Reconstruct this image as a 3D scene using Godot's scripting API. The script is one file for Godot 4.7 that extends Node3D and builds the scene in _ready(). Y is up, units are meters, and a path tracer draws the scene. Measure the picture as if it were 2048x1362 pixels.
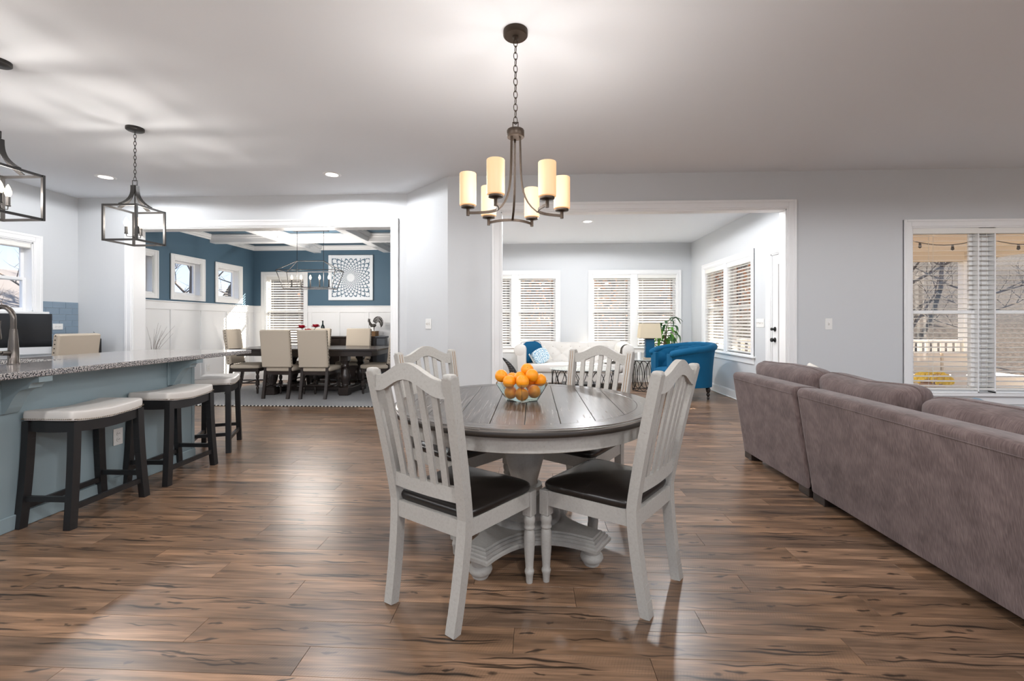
extends Node3D
# Open-plan breakfast area with kitchen island, dining room and sunroom beyond. y is up, metres.
# The house is axis-aligned; the camera stands at the origin and is turned slightly left.

const HC := 2.743       # ceiling
const ZA := -4.79       # wall with the sunroom opening
const ZB := -5.41       # wall with the dining opening
const ZF := -8.98       # far outer wall
const XL := -5.73       # left outer wall
const XS := 3.10        # sunroom right wall
const F := 900.0        # focal length in pixels of the 2048 x 1362 frame

var M := {}
var taken := {}
var rng := RandomNumberGenerator.new()

# ---------------------------------------------------------------- mesh builder
class MB:
	var v := PackedVector3Array()
	var n := PackedVector3Array()
	var t := PackedVector2Array()

	func tri(a: Vector3, b: Vector3, c: Vector3, na: Vector3, nb: Vector3, nc: Vector3, ta := Vector2.ZERO, tb := Vector2.ZERO, tc := Vector2.ZERO) -> void:
		var g := (c - a).cross(b - a)
		if g.length_squared() < 1e-18:
			return
		if g.dot(na + nb + nc) < 0.0:
			v.append_array([a, c, b]); n.append_array([na, nc, nb]); t.append_array([ta, tc, tb])
		else:
			v.append_array([a, b, c]); n.append_array([na, nb, nc]); t.append_array([ta, tb, tc])

	# flat quad a-b-c-d, facing the side of the hint
	func quad(a: Vector3, b: Vector3, c: Vector3, d: Vector3, hint: Vector3, ua := Vector2.ZERO, ub := Vector2.ZERO, uc := Vector2.ZERO, ud := Vector2.ZERO) -> void:
		var g := (c - a).cross(d - b)
		if g.length_squared() < 1e-18:
			return
		g = g.normalized()
		if g.dot(hint) < 0.0:
			g = -g
		tri(a, b, c, g, g, g, ua, ub, uc)
		tri(a, c, d, g, g, g, ua, uc, ud)

	func box(c: Vector3, s: Vector3, bev := 0.0, q := Basis.IDENTITY) -> void:
		var h := s * 0.5
		if bev <= 0.0:
			for ax in 3:
				for sg in [-1.0, 1.0]:
					var nn := Vector3.ZERO; nn[ax] = sg
					var u := Vector3.ZERO; u[(ax + 1) % 3] = h[(ax + 1) % 3]
					var w := Vector3.ZERO; w[(ax + 2) % 3] = h[(ax + 2) % 3]
					var o: Vector3 = nn * h[ax]
					quad(c + q * (o - u - w), c + q * (o + u - w), c + q * (o + u + w), c + q * (o - u + w), q * nn)
			return
		var b: float = minf(bev, minf(h.x, minf(h.y, h.z)) * 0.9)
		var i := h - Vector3(b, b, b)
		for ax in 3:
			var e1 := (ax + 1) % 3
			var e2 := (ax + 2) % 3
			for sg in [-1.0, 1.0]:
				var nn := Vector3.ZERO; nn[ax] = sg
				var o: Vector3 = nn * h[ax]
				var u := Vector3.ZERO; u[e1] = i[e1]
				var w := Vector3.ZERO; w[e2] = i[e2]
				quad(c + q * (o - u - w), c + q * (o + u - w), c + q * (o + u + w), c + q * (o - u + w), q * nn)
			for s1 in [-1.0, 1.0]:
				for s2 in [-1.0, 1.0]:
					var p1 := Vector3.ZERO; p1[e1] = s1 * h[e1]; p1[e2] = s2 * i[e2]
					var p2 := Vector3.ZERO; p2[e1] = s1 * i[e1]; p2[e2] = s2 * h[e2]
					var d := Vector3.ZERO; d[ax] = i[ax]
					var hh := Vector3.ZERO; hh[e1] = s1; hh[e2] = s2
					quad(c + q * (p1 - d), c + q * (p1 + d), c + q * (p2 + d), c + q * (p2 - d), q * hh)
		for sx in [-1.0, 1.0]:
			for sy in [-1.0, 1.0]:
				for sz in [-1.0, 1.0]:
					var k := Vector3(sx, sy, sz)
					var nn2 := q * k.normalized()
					tri(c + q * (k * Vector3(h.x, i.y, i.z)), c + q * (k * Vector3(i.x, h.y, i.z)), c + q * (k * Vector3(i.x, i.y, h.z)), nn2, nn2, nn2)

	# box between two points a (lo) and b (hi)
	func span(a: Vector3, b: Vector3, bev := 0.0) -> void:
		box((a + b) * 0.5, (b - a).abs(), bev)

	# tapered bar with a rectangular section: centres, half sizes across x and z axes of basis q
	func bar(p0: Vector3, p1: Vector3, s0: Vector2, s1: Vector2, side := Vector3.RIGHT) -> void:
		var ax := (p1 - p0).normalized()
		var x := (side - ax * side.dot(ax)).normalized()
		var z := x.cross(ax).normalized()
		var lo := []
		var hi := []
		for k in [[-1, -1], [1, -1], [1, 1], [-1, 1]]:
			lo.append(p0 + x * (k[0] * s0.x * 0.5) + z * (k[1] * s0.y * 0.5))
			hi.append(p1 + x * (k[0] * s1.x * 0.5) + z * (k[1] * s1.y * 0.5))
		for k in 4:
			var m := (k + 1) % 4
			quad(lo[k], lo[m], hi[m], hi[k], (lo[k] + lo[m] + hi[m] + hi[k]) * 0.25 - (p0 + p1) * 0.5)
		quad(lo[0], lo[1], lo[2], lo[3], -ax)
		quad(hi[0], hi[1], hi[2], hi[3], ax)

	# lathe about local y; profile of (radius, height), sharp where it bends strongly
	func lathe(prof: Array, segs := 24, xf := Transform3D.IDENTITY, crease := 45.0) -> void:
		var np := prof.size()
		var sn := []
		for k in np - 1:
			var d: Vector2 = prof[k + 1] - prof[k]
			sn.append(Vector2(d.y, -d.x).normalized() if d.length() > 1e-7 else Vector2(1, 0))
		for k in np - 1:
			var n0: Vector2 = sn[k]
			var n1: Vector2 = sn[k]
			if k > 0 and rad_to_deg(absf(sn[k - 1].angle_to(sn[k]))) < crease:
				n0 = (sn[k - 1] + sn[k]).normalized()
			if k < np - 2 and rad_to_deg(absf(sn[k + 1].angle_to(sn[k]))) < crease:
				n1 = (sn[k + 1] + sn[k]).normalized()
			for j in segs:
				var a0 := TAU * j / segs
				var a1 := TAU * (j + 1) / segs
				var c0 := Vector3(cos(a0), 0, sin(a0))
				var c1 := Vector3(cos(a1), 0, sin(a1))
				var p: Vector2 = prof[k]
				var r: Vector2 = prof[k + 1]
				var A := xf * (c0 * p.x + Vector3.UP * p.y)
				var B := xf * (c1 * p.x + Vector3.UP * p.y)
				var C := xf * (c1 * r.x + Vector3.UP * r.y)
				var D := xf * (c0 * r.x + Vector3.UP * r.y)
				var NA := (xf.basis * (c0 * n0.x + Vector3.UP * n0.y)).normalized()
				var NB := (xf.basis * (c1 * n0.x + Vector3.UP * n0.y)).normalized()
				var NC := (xf.basis * (c1 * n1.x + Vector3.UP * n1.y)).normalized()
				var ND := (xf.basis * (c0 * n1.x + Vector3.UP * n1.y)).normalized()
				tri(A, B, C, NA, NB, NC)
				tri(A, C, D, NA, NC, ND)

	# round tube along points; radius a number or an array
	func tube(pts: Array, rad, segs := 8, closed := false, caps := true) -> void:
		var np := pts.size()
		var rings := []
		var dirs := []
		var nrm := Vector3.ZERO
		for k in np:
			var d: Vector3
			if closed:
				d = pts[(k + 1) % np] - pts[(k + np - 1) % np]
			else:
				d = pts[mini(k + 1, np - 1)] - pts[maxi(k - 1, 0)]
			d = d.normalized()
			if k == 0:
				nrm = d.cross(Vector3.UP if absf(d.y) < 0.9 else Vector3.RIGHT).normalized()
			else:
				nrm = (nrm - d * nrm.dot(d)).normalized()
			var bi := d.cross(nrm)
			var r: float = rad[k] if rad is Array else rad
			var ring := []
			for j in segs:
				var a := TAU * j / segs
				ring.append([pts[k] + (nrm * cos(a) + bi * sin(a)) * r, nrm * cos(a) + bi * sin(a)])
			rings.append(ring)
			dirs.append(d)
		var last := np if closed else np - 1
		for k in last:
			var R: Array = rings[k]
			var S: Array = rings[(k + 1) % np]
			for j in segs:
				var m := (j + 1) % segs
				tri(R[j][0], R[m][0], S[m][0], R[j][1], R[m][1], S[m][1])
				tri(R[j][0], S[m][0], S[j][0], R[j][1], S[m][1], S[j][1])
		if caps and not closed:
			for e in [0, np - 1]:
				var d2: Vector3 = -dirs[0] if e == 0 else dirs[e]
				for j in segs:
					tri(pts[e], rings[e][j][0], rings[e][(j + 1) % segs][0], d2, d2, d2)

	# rectangular strap along points: w across 'side' (array or one vector), th across the third axis
	func strap(pts: Array, w: float, th: float, side) -> void:
		var rings := []
		for k in pts.size():
			var d: Vector3 = (pts[mini(k + 1, pts.size() - 1)] - pts[maxi(k - 1, 0)]).normalized()
			var s0: Vector3 = side[k] if side is Array else side
			var x := (s0 - d * s0.dot(d)).normalized()
			var z := x.cross(d)
			rings.append([pts[k] - x * w * 0.5 - z * th * 0.5, pts[k] + x * w * 0.5 - z * th * 0.5, pts[k] + x * w * 0.5 + z * th * 0.5, pts[k] - x * w * 0.5 + z * th * 0.5])
		for k in pts.size() - 1:
			var c: Vector3 = (pts[k] + pts[k + 1]) * 0.5
			for j in 4:
				var m := (j + 1) % 4
				quad(rings[k][j], rings[k][m], rings[k + 1][m], rings[k + 1][j], (rings[k][j] + rings[k][m] + rings[k + 1][m] + rings[k + 1][j]) * 0.25 - c)
		quad(rings[0][0], rings[0][1], rings[0][2], rings[0][3], pts[0] - pts[1])
		var e := pts.size() - 1
		quad(rings[e][0], rings[e][1], rings[e][2], rings[e][3], pts[e] - pts[e - 1])

	# polygon in local xy, thickness along local z from z0 to z1, optional chamfer at the z1 face
	func prism(poly: PackedVector2Array, z0: float, z1: float, xf := Transform3D.IDENTITY, bev := 0.0) -> void:
		var area := 0.0
		for k in poly.size():
			area += poly[k].cross(poly[(k + 1) % poly.size()])
		if area < 0.0:
			poly = poly.duplicate(); poly.reverse()
		var top := poly
		var sgn := signf(z1 - z0)
		if bev > 0.0:
			top = PackedVector2Array()
			var np := poly.size()
			for k in np:
				var e0 := (poly[k] - poly[(k + np - 1) % np]).normalized()
				var e1 := (poly[(k + 1) % np] - poly[k]).normalized()
				top.append(poly[k] + _inward(e0, e1) * bev)
		var idx := Geometry2D.triangulate_polygon(poly)
		var up := xf.basis * Vector3(0, 0, sgn)
		for k in range(0, idx.size(), 3):
			for f in 2:
				var pl := top if f == 1 else poly
				var z := z1 if f == 1 else z0
				var nn2 := up if f == 1 else -up
				tri(xf * Vector3(pl[idx[k]].x, pl[idx[k]].y, z), xf * Vector3(pl[idx[k + 1]].x, pl[idx[k + 1]].y, z), xf * Vector3(pl[idx[k + 2]].x, pl[idx[k + 2]].y, z), nn2, nn2, nn2)
		var zm := z1 - sgn * bev
		for k in poly.size():
			var m := (k + 1) % poly.size()
			var e := (poly[m] - poly[k]).normalized()
			var out := xf.basis * Vector3(e.y, -e.x, 0)
			quad(xf * Vector3(poly[k].x, poly[k].y, z0), xf * Vector3(poly[m].x, poly[m].y, z0), xf * Vector3(poly[m].x, poly[m].y, zm), xf * Vector3(poly[k].x, poly[k].y, zm), out)
			if bev > 0.0:
				quad(xf * Vector3(poly[k].x, poly[k].y, zm), xf * Vector3(poly[m].x, poly[m].y, zm), xf * Vector3(top[m].x, top[m].y, z1), xf * Vector3(top[k].x, top[k].y, z1), out + up)

	static func _inward(e0: Vector2, e1: Vector2) -> Vector2:
		var a := Vector2(-e0.y, e0.x)
		var b := Vector2(-e1.y, e1.x)
		var s := a + b
		if s.length() < 1e-4:
			return a
		s = s.normalized()
		return s / maxf(0.4, s.dot(a))

	# smooth sheet from f(u, v), u and v in 0..1; flip turns its face
	func surf(nu: int, nv: int, f: Callable, flip := false) -> void:
		var P := []
		for i in nu + 1:
			var row := []
			for j in nv + 1:
				row.append(f.call(float(i) / nu, float(j) / nv))
			P.append(row)
		var N := []
		for i in nu + 1:
			var row := []
			for j in nv + 1:
				var du: Vector3 = P[mini(i + 1, nu)][j] - P[maxi(i - 1, 0)][j]
				var dv: Vector3 = P[i][mini(j + 1, nv)] - P[i][maxi(j - 1, 0)]
				if P[0][j].distance_to(P[nu][j]) < 1e-5 and (i == 0 or i == nu):
					du = P[1][j] - P[nu - 1][j]
				if P[i][0].distance_to(P[i][nv]) < 1e-5 and (j == 0 or j == nv):
					dv = P[i][1] - P[i][nv - 1]
				var g := du.cross(dv)
				if g.length() < 1e-12:
					g = (P[mini(i + 1, nu)][mini(j + 1, nv)] - P[i][j]).cross(Vector3.UP)
				row.append((-g if flip else g).normalized())
			N.append(row)
		for j in [0, nv]:
			if P[0][j].distance_to(P[nu / 2][j]) < 1e-6 and P[0][j].distance_to(P[nu / 3][j]) < 1e-6:
				var sum := Vector3.ZERO
				for i in nu:
					sum += N[i][1 if j == 0 else nv - 1]
				for i in nu + 1:
					N[i][j] = sum.normalized()
		for i in nu:
			for j in nv:
				tri(P[i][j], P[i + 1][j], P[i + 1][j + 1], N[i][j], N[i + 1][j], N[i + 1][j + 1], Vector2(float(i) / nu, float(j) / nv), Vector2(float(i + 1) / nu, float(j) / nv), Vector2(float(i + 1) / nu, float(j + 1) / nv))
				tri(P[i][j], P[i + 1][j + 1], P[i][j + 1], N[i][j], N[i + 1][j + 1], N[i][j + 1], Vector2(float(i) / nu, float(j) / nv), Vector2(float(i + 1) / nu, float(j + 1) / nv), Vector2(float(i) / nu, float(j + 1) / nv))

	# soft block: superellipsoid pillow, exponent e (bigger is boxier)
	func pillow(c: Vector3, h: Vector3, ex := 0.35, ev := 0.5, q := Basis.IDENTITY, nu := 32, nv := 16) -> void:
		surf(nu, nv, func(u: float, w: float) -> Vector3:
			var a := -PI + TAU * u
			var b := -PI / 2 + PI * w
			var cb := pow(absf(cos(b)), ev)
			return c + q * Vector3(h.x * cb * signf(cos(a)) * pow(absf(cos(a)), ex), h.y * signf(sin(b)) * pow(absf(sin(b)), ev), h.z * cb * signf(sin(a)) * pow(absf(sin(a)), ex)), true)

	func sphere(c: Vector3, r: float, segs := 16, sq := 1.0) -> void:
		var prof := []
		for k in segs / 2 + 1:
			var a := -PI / 2 + PI * k / (segs / 2)
			prof.append(Vector2(maxf(cos(a) * r, 0.0), sin(a) * r * sq))
		lathe(prof, segs, Transform3D(Basis.IDENTITY, c), 90.0)

	func add(o: MB, xf: Transform3D) -> void:
		for k in o.v.size():
			v.append(xf * o.v[k]); n.append((xf.basis * o.n[k]).normalized()); t.append(o.t[k])

	func mesh() -> ArrayMesh:
		var a := []
		a.resize(Mesh.ARRAY_MAX)
		a[Mesh.ARRAY_VERTEX] = v
		a[Mesh.ARRAY_NORMAL] = n
		a[Mesh.ARRAY_TEX_UV] = t
		var m := ArrayMesh.new()
		m.add_surface_from_arrays(Mesh.PRIMITIVE_TRIANGLES, a)
		return m

# ---------------------------------------------------------------- scene helpers
func numbered(called: String) -> String:
	var k: int = taken.get(called, 0)
	taken[called] = k + 1
	return called if k == 0 else "%s_%03d" % [called, k]

func tag(o: Node, label: String, category: String, group := "") -> Node:
	o.set_meta("label", label)
	o.set_meta("category", category)
	if group != "":
		o.set_meta("group", group)
	return o

func thing(called: String, label: String, category: String, at := Vector3.ZERO, turn := 0.0, group := "") -> Node3D:
	var o := Node3D.new()
	o.name = numbered(called)
	add_child(o)
	o.position = at
	o.rotation.y = turn
	tag(o, label, category, group)
	return o

func obj(called: String, b, m: Material, parent: Node = null) -> MeshInstance3D:
	var o := MeshInstance3D.new()
	o.mesh = b.mesh() if b is MB else b
	o.material_override = m
	if parent == null:
		o.name = numbered(called)
		add_child(o)
	else:
		o.name = called
		parent.add_child(o, true)
	return o

func struct(called: String, b: MB, m: Material) -> MeshInstance3D:
	var o := obj(called, b, m)
	o.set_meta("kind", "structure")
	return o

func dup(src: Node3D, label: String, at: Vector3, turn: float, group := "") -> Node3D:
	var o: Node3D = src.duplicate()
	var base := String(src.name)
	o.name = numbered(base)
	add_child(o)
	o.position = at
	o.rotation.y = turn
	o.set_meta("label", label)
	if group != "":
		o.set_meta("group", group)
	return o

func ray(x: float, y: float) -> Vector3:   # direction through a pixel of the photograph
	var th := atan(42.0 / F)
	var u := (x - 1024.0) / F
	return Vector3(u * cos(th) - sin(th), (645.0 - y) / F, -u * sin(th) - cos(th))

func at_z(x: float, y: float, z: float) -> Vector3:
	var r := ray(x, y)
	return Vector3(0, 1.175, 0) + r * (z / r.z)

# ---------------------------------------------------------------- materials
func mat(key: String, c: Color, rough := 0.6, metal := 0.0, spec := 0.5) -> StandardMaterial3D:
	var m := StandardMaterial3D.new()
	m.resource_name = key
	m.albedo_color = c
	m.roughness = rough
	m.metallic = metal
	m.metallic_specular = spec
	M[key] = m
	return m

func noise_bytes(sz: int, freq: float, seed_: int, kind := FastNoiseLite.TYPE_SIMPLEX_SMOOTH, oct := 3) -> PackedByteArray:
	var fn := FastNoiseLite.new()
	fn.seed = seed_
	fn.noise_type = kind
	fn.frequency = freq
	fn.fractal_octaves = oct
	var im := fn.get_seamless_image(sz, sz)
	im.convert(Image.FORMAT_L8)
	return im.get_data()

func lut_tex(data: PackedByteArray, w: int, h: int, stops: Array) -> ImageTexture:
	# stops: [[position 0..1, Color], ...] looked up per byte
	var g := Gradient.new()
	var offs := PackedFloat32Array()
	var cols := PackedColorArray()
	for s in stops:
		offs.append(s[0])
		cols.append(s[1])
	g.offsets = offs
	g.colors = cols
	var lut := []
	for k in 256:
		var c := g.sample(k / 255.0)
		lut.append([int(c.r * 255), int(c.g * 255), int(c.b * 255)])
	var out := PackedByteArray()
	out.resize(w * h * 3)
	for k in w * h:
		var c: Array = lut[data[k]]
		out[k * 3] = c[0]; out[k * 3 + 1] = c[1]; out[k * 3 + 2] = c[2]
	return ImageTexture.create_from_image(Image.create_from_data(w, h, false, Image.FORMAT_RGB8, out))

func grey_tex(data: PackedByteArray, w: int, h: int) -> ImageTexture:
	return ImageTexture.create_from_image(Image.create_from_data(w, h, false, Image.FORMAT_L8, data))

func tri_planar(m: StandardMaterial3D, tex: Texture2D, scale: Vector3, world := false) -> void:
	m.albedo_texture = tex
	m.uv1_triplanar = true
	m.uv1_world_triplanar = world
	m.uv1_scale = scale
	m.uv1_triplanar_sharpness = 4.0

func relief(m: StandardMaterial3D, tex: Texture2D, depth_cm: float) -> void:
	m.heightmap_enabled = true
	m.heightmap_texture = tex
	m.heightmap_scale = depth_cm

func c8(r: int, g: int, b: int) -> Color:
	return Color(r / 255.0, g / 255.0, b / 255.0)

func stretched(w: int, h: int, by: int, freq: float, seed_: int, oct := 3) -> PackedByteArray:
	var fn := FastNoiseLite.new()
	fn.seed = seed_
	fn.noise_type = FastNoiseLite.TYPE_SIMPLEX_SMOOTH
	fn.frequency = freq
	fn.fractal_octaves = oct
	var im := fn.get_image(w / by, h, false, false, true)
	im.convert(Image.FORMAT_L8)
	im.resize(w, h, Image.INTERPOLATE_CUBIC)
	return im.get_data()

# upright threads: fine across, long along y
func upright(sz: int, freq: float, seed_: int) -> PackedByteArray:
	var fn := FastNoiseLite.new()
	fn.seed = seed_
	fn.noise_type = FastNoiseLite.TYPE_SIMPLEX_SMOOTH
	fn.frequency = freq
	fn.fractal_octaves = 2
	var im := fn.get_image(sz, sz / 10, false, false, true)
	im.convert(Image.FORMAT_L8)
	im.resize(sz, sz, Image.INTERPOLATE_CUBIC)
	return im.get_data()

# eight brown boards in one picture: long grain, dark cracks, knots and saw marks
func board_atlas() -> ImageTexture:
	var w := 1024
	var h := 1024
	var fine := stretched(w, h, 32, 0.22, 11, 2)
	var mid := stretched(w, h, 14, 0.05, 12, 3)
	var tone := stretched(w, h, 8, 0.012, 13, 2)
	var mask := stretched(w, h, 6, 0.010, 15, 2)
	var out := PackedByteArray()
	out.resize(w * h * 3)
	var shade := [1.0, 0.9, 1.08, 0.95, 1.12, 0.86, 1.03, 0.98]
	var warm := [0.0, 0.3, -0.2, 0.15, 0.1, -0.25, 0.25, -0.1]
	var knots := []
	var r := RandomNumberGenerator.new()
	r.seed = 5
	for k in 8:
		var row := []
		for j in 2:
			row.append([r.randf_range(60, 960), r.randf_range(30, 98), r.randf_range(10, 34), r.randf_range(4, 9)])
		knots.append(row)
	# cracks and slashes, drawn into each board
	var dark := PackedFloat32Array()
	dark.resize(w * h)
	dark.fill(1.0)
	for bd in 8:
		for c in 9:
			var long := c < 5
			var n := r.randi_range(160, 460) if long else r.randi_range(30, 80)
			var x0 := r.randi_range(0, w - n)
			var yy := r.randf_range(18, 110)
			var thick := r.randf_range(1.4, 4.4) if long else r.randf_range(2.5, 5.0)
			var slope := r.randf_range(-0.03, 0.03) if long else r.randf_range(-0.35, 0.35)
			var deep := r.randf_range(0.34, 0.68)
			var ph := r.randf() * 6.0
			for j in n:
				var u := float(j) / n
				var yc := yy + slope * j + ((4.5 * sin(u * 8.0 + ph) + 1.5 * sin(u * 23.0)) if long else 4.0 * sin(u * 3.0))
				var tk := thick * (0.25 + sin(PI * u)) * (0.75 + 0.25 * sin(u * 11.0 + ph))
				for q in range(int(yc - tk * 3.0), int(yc + tk * 3.0) + 1):
					if q < 0 or q > 127:
						continue
					var d := absf(q - yc) / maxf(tk, 0.3)
					var f := 1.0 - deep * exp(-d * d * 0.7) * minf(1.0, sin(PI * u) * 2.0)
					var at := (bd * 128 + q) * w + x0 + j
					dark[at] = minf(dark[at], f)
	for y in h:
		var bd := y / 128
		var sh: float = shade[bd]
		var wm: float = warm[bd]
		for x in w:
			var k := y * w + x
			var f := fine[k] / 255.0
			var md := mid[k] / 255.0
			var tn := tone[k] / 255.0
			var l := (0.71 + 0.15 * (f - 0.5) + 0.22 * (md - 0.5) + 0.32 * (tn - 0.5)) * sh
			l *= dark[k]
			for kn in knots[bd]:
				var dx: float = (x - kn[0]) / kn[2]
				var dy: float = (y % 128 - kn[1]) / kn[3]
				var d2: float = dx * dx + dy * dy
				if d2 < 1.0:
					l *= 0.55 + 0.45 * d2
			if mask[k] < 92 and (x + (y % 128) / 3) % 9 < 2:
				l *= 0.93
			l = clampf(l, 0.12, 1.0)
			out[k * 3] = int(clampf((0.705 + 0.03 * wm) * l, 0, 1) * 255)
			out[k * 3 + 1] = int(clampf(0.556 * l, 0, 1) * 255)
			out[k * 3 + 2] = int(clampf((0.440 - 0.03 * wm) * l, 0, 1) * 255)
	return ImageTexture.create_from_image(Image.create_from_data(w, h, false, Image.FORMAT_RGB8, out))

func make_materials() -> void:
	mat("wall", c8(205, 207, 209), 0.75, 0.0, 0.35)
	mat("ceiling", c8(230, 233, 237), 0.85, 0.0, 0.3)
	mat("trim", c8(236, 236, 236), 0.38, 0.0, 0.5)
	mat("blue_wall", c8(80, 106, 124), 0.6, 0.0, 0.4)
	mat("island", c8(140, 156, 161), 0.42, 0.0, 0.5)
	mat("black_metal", c8(44, 42, 41), 0.45, 0.4, 0.5)
	mat("bronze", c8(64, 53, 44), 0.42, 0.6, 0.5)
	mat("dark_leather", c8(27, 23, 21), 0.30, 0.0, 0.55)
	mat("stool_leather", c8(214, 209, 203), 0.36, 0.0, 0.5)
	mat("stool_wood", c8(30, 29, 30), 0.38, 0.0, 0.5)
	mat("nail", c8(150, 138, 122), 0.3, 0.9, 0.5)
	mat("dark_nail", c8(52, 44, 38), 0.35, 0.8, 0.5)
	mat("dark_wood", c8(44, 36, 33), 0.26, 0.0, 0.55)
	mat("plastic_white", c8(232, 231, 228), 0.4)
	mat("slot", c8(48, 46, 44), 0.6)
	mat("slat_white", c8(233, 231, 226), 0.5)
	mat("cord", c8(214, 211, 204), 0.8)
	mat("steel_dark", c8(96, 90, 85), 0.24, 0.9, 0.5)
	mat("silver", c8(205, 206, 208), 0.35, 0.6, 0.5)
	mat("screen", c8(14, 14, 15), 0.12, 0.0, 0.5)
	mat("tile", c8(124, 142, 158), 0.12, 0.0, 0.6)
	mat("grout", c8(190, 196, 200), 0.8)
	mat("orange", c8(242, 148, 8), 0.42, 0.0, 0.5)
	mat("green_stem", c8(70, 88, 40), 0.7)
	mat("velvet_blue", c8(8, 82, 120), 0.7, 0.0, 0.3)
	M.velvet_blue.rim_enabled = true; M.velvet_blue.rim = 0.7; M.velvet_blue.rim_tint = 0.7
	mat("pillow_blue", c8(8, 76, 112), 0.75, 0.0, 0.3)
	M.pillow_blue.rim_enabled = true; M.pillow_blue.rim = 0.5; M.pillow_blue.rim_tint = 0.7
	mat("white_fabric", c8(212, 208, 203), 0.85, 0.0, 0.3)
	mat("button", c8(188, 180, 170), 0.8)
	mat("throw", c8(228, 224, 216), 0.9, 0.0, 0.3)
	mat("linen_chair", c8(188, 176, 160), 0.85, 0.0, 0.3)
	mat("lamp_blue", c8(12, 82, 118), 0.35)
	mat("shade", c8(206, 192, 166), 0.8)
	M.shade.backlight_enabled = true; M.shade.backlight = Color(0.35, 0.32, 0.27)
	mat("leaf", c8(78, 138, 40), 0.45)
	M.leaf.backlight_enabled = true; M.leaf.backlight = Color(0.25, 0.4, 0.1)
	mat("leaf_dark", c8(42, 84, 46), 0.45)
	mat("bark", c8(86, 76, 70), 0.9)
	mat("trunk", c8(110, 92, 70), 0.9)
	mat("pot", c8(196, 188, 178), 0.6)
	mat("black", c8(22, 22, 23), 0.35)
	mat("glint", c8(206, 204, 198), 0.3, 0.5)
	mat("bottle", c8(20, 34, 36), 0.12)
	mat("red_petal", c8(176, 22, 48), 0.55)
	mat("rooster", c8(70, 66, 62), 0.5, 0.5)
	mat("wicker", c8(140, 108, 74), 0.85)
	mat("slate", c8(84, 88, 94), 0.5)
	mat("art_white", c8(226, 230, 234), 0.6)
	mat("red_pillow", c8(170, 30, 66), 0.8)
	mat("grey_blue_throw", c8(120, 140, 156), 0.9)
	mat("porch_beige", c8(212, 199, 180), 0.75)
	mat("porch_white", c8(232, 230, 224), 0.6)
	mat("porch_floor", c8(150, 140, 128), 0.8)
	mat("terracotta", c8(190, 150, 116), 0.8)
	mat("yellow", c8(248, 206, 20), 0.6)
	mat("tan_leaf", c8(168, 108, 60), 0.85)
	mat("house_grey", c8(186, 190, 194), 0.8)
	mat("roof", c8(92, 88, 88), 0.9)
	mat("white_cup", c8(238, 238, 236), 0.3)
	mat("twig", c8(120, 110, 104), 0.8)
	# glass
	var g := mat("pane", Color(0.97, 0.99, 1.0, 0.06), 0.02)
	g.transparency = BaseMaterial3D.TRANSPARENCY_ALPHA
	var bg := mat("bowl_glass", Color(0.94, 0.985, 0.985, 0.03), 0.02)
	bg.refraction_enabled = true
	bg.refraction_scale = 0.05
	bg.transparency = BaseMaterial3D.TRANSPARENCY_ALPHA
	var tg := mat("table_glass", Color(0.80, 0.88, 0.88, 0.18), 0.03)
	tg.transparency = BaseMaterial3D.TRANSPARENCY_ALPHA
	# lit things
	var fr := mat("frosted_shade", c8(150, 132, 112), 0.5)
	fr.emission_enabled = true; fr.emission = c8(255, 192, 132); fr.emission_energy_multiplier = 0.55
	var bl := mat("bulb_glow", c8(255, 240, 220), 0.3)
	bl.emission_enabled = true; bl.emission = c8(255, 226, 190); bl.emission_energy_multiplier = 6.0
	var dl := mat("downlight_lens", c8(255, 255, 255), 0.4)
	dl.emission_enabled = true; dl.emission = c8(255, 250, 242); dl.emission_energy_multiplier = 2.0

	# patterned surfaces
	var fl := mat("floor_board", Color.WHITE, 0.30, 0.0, 0.5)
	fl.albedo_texture = board_atlas()
	# granite: pale, grey, pinkish and black grains
	var n1 := noise_bytes(512, 0.11, 31, FastNoiseLite.TYPE_CELLULAR, 1)
	var n2 := noise_bytes(512, 0.07, 32, FastNoiseLite.TYPE_SIMPLEX_SMOOTH, 3)
	var n3 := noise_bytes(512, 0.10, 33, FastNoiseLite.TYPE_SIMPLEX_SMOOTH, 2)
	var gd := PackedByteArray(); gd.resize(512 * 512 * 3)
	for k in 512 * 512:
		var a := n2[k]
		var b := n3[k]
		var cc := [198, 194, 190]
		if a > 158: cc = [40, 40, 44]
		elif a > 140: cc = [112, 110, 110]
		elif b > 156: cc = [172, 160, 152]
		elif b < 88: cc = [76, 76, 82]
		elif b < 104: cc = [138, 138, 142]
		var j: int = n1[k] / 16 - 8
		gd[k * 3] = clampi(cc[0] + j, 0, 255); gd[k * 3 + 1] = clampi(cc[1] + j, 0, 255); gd[k * 3 + 2] = clampi(cc[2] + j, 0, 255)
	var gr := mat("granite", Color.WHITE, 0.10, 0.0, 0.55)
	tri_planar(gr, ImageTexture.create_from_image(Image.create_from_data(512, 512, false, Image.FORMAT_RGB8, gd)), Vector3.ONE * 2.7, true)
	# distressed white paint with rubbed brown specks
	var dn := noise_bytes(512, 0.03, 41, FastNoiseLite.TYPE_SIMPLEX_SMOOTH, 3)
	var dw := mat("old_paint", Color.WHITE, 0.5, 0.0, 0.45)
	tri_planar(dw, lut_tex(dn, 512, 512, [[0.06, c8(132, 121, 108)], [0.13, c8(164, 159, 152)], [0.3, c8(169, 165, 159)], [1.0, c8(175, 172, 166)]]), Vector3.ONE * 4.0)
	# weathered grey-brown table boards, grain along z
	var tb := stretched(512, 512, 16, 0.12, 51, 4)
	var tt := mat("table_wood", Color.WHITE, 0.24, 0.0, 0.5)
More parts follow.
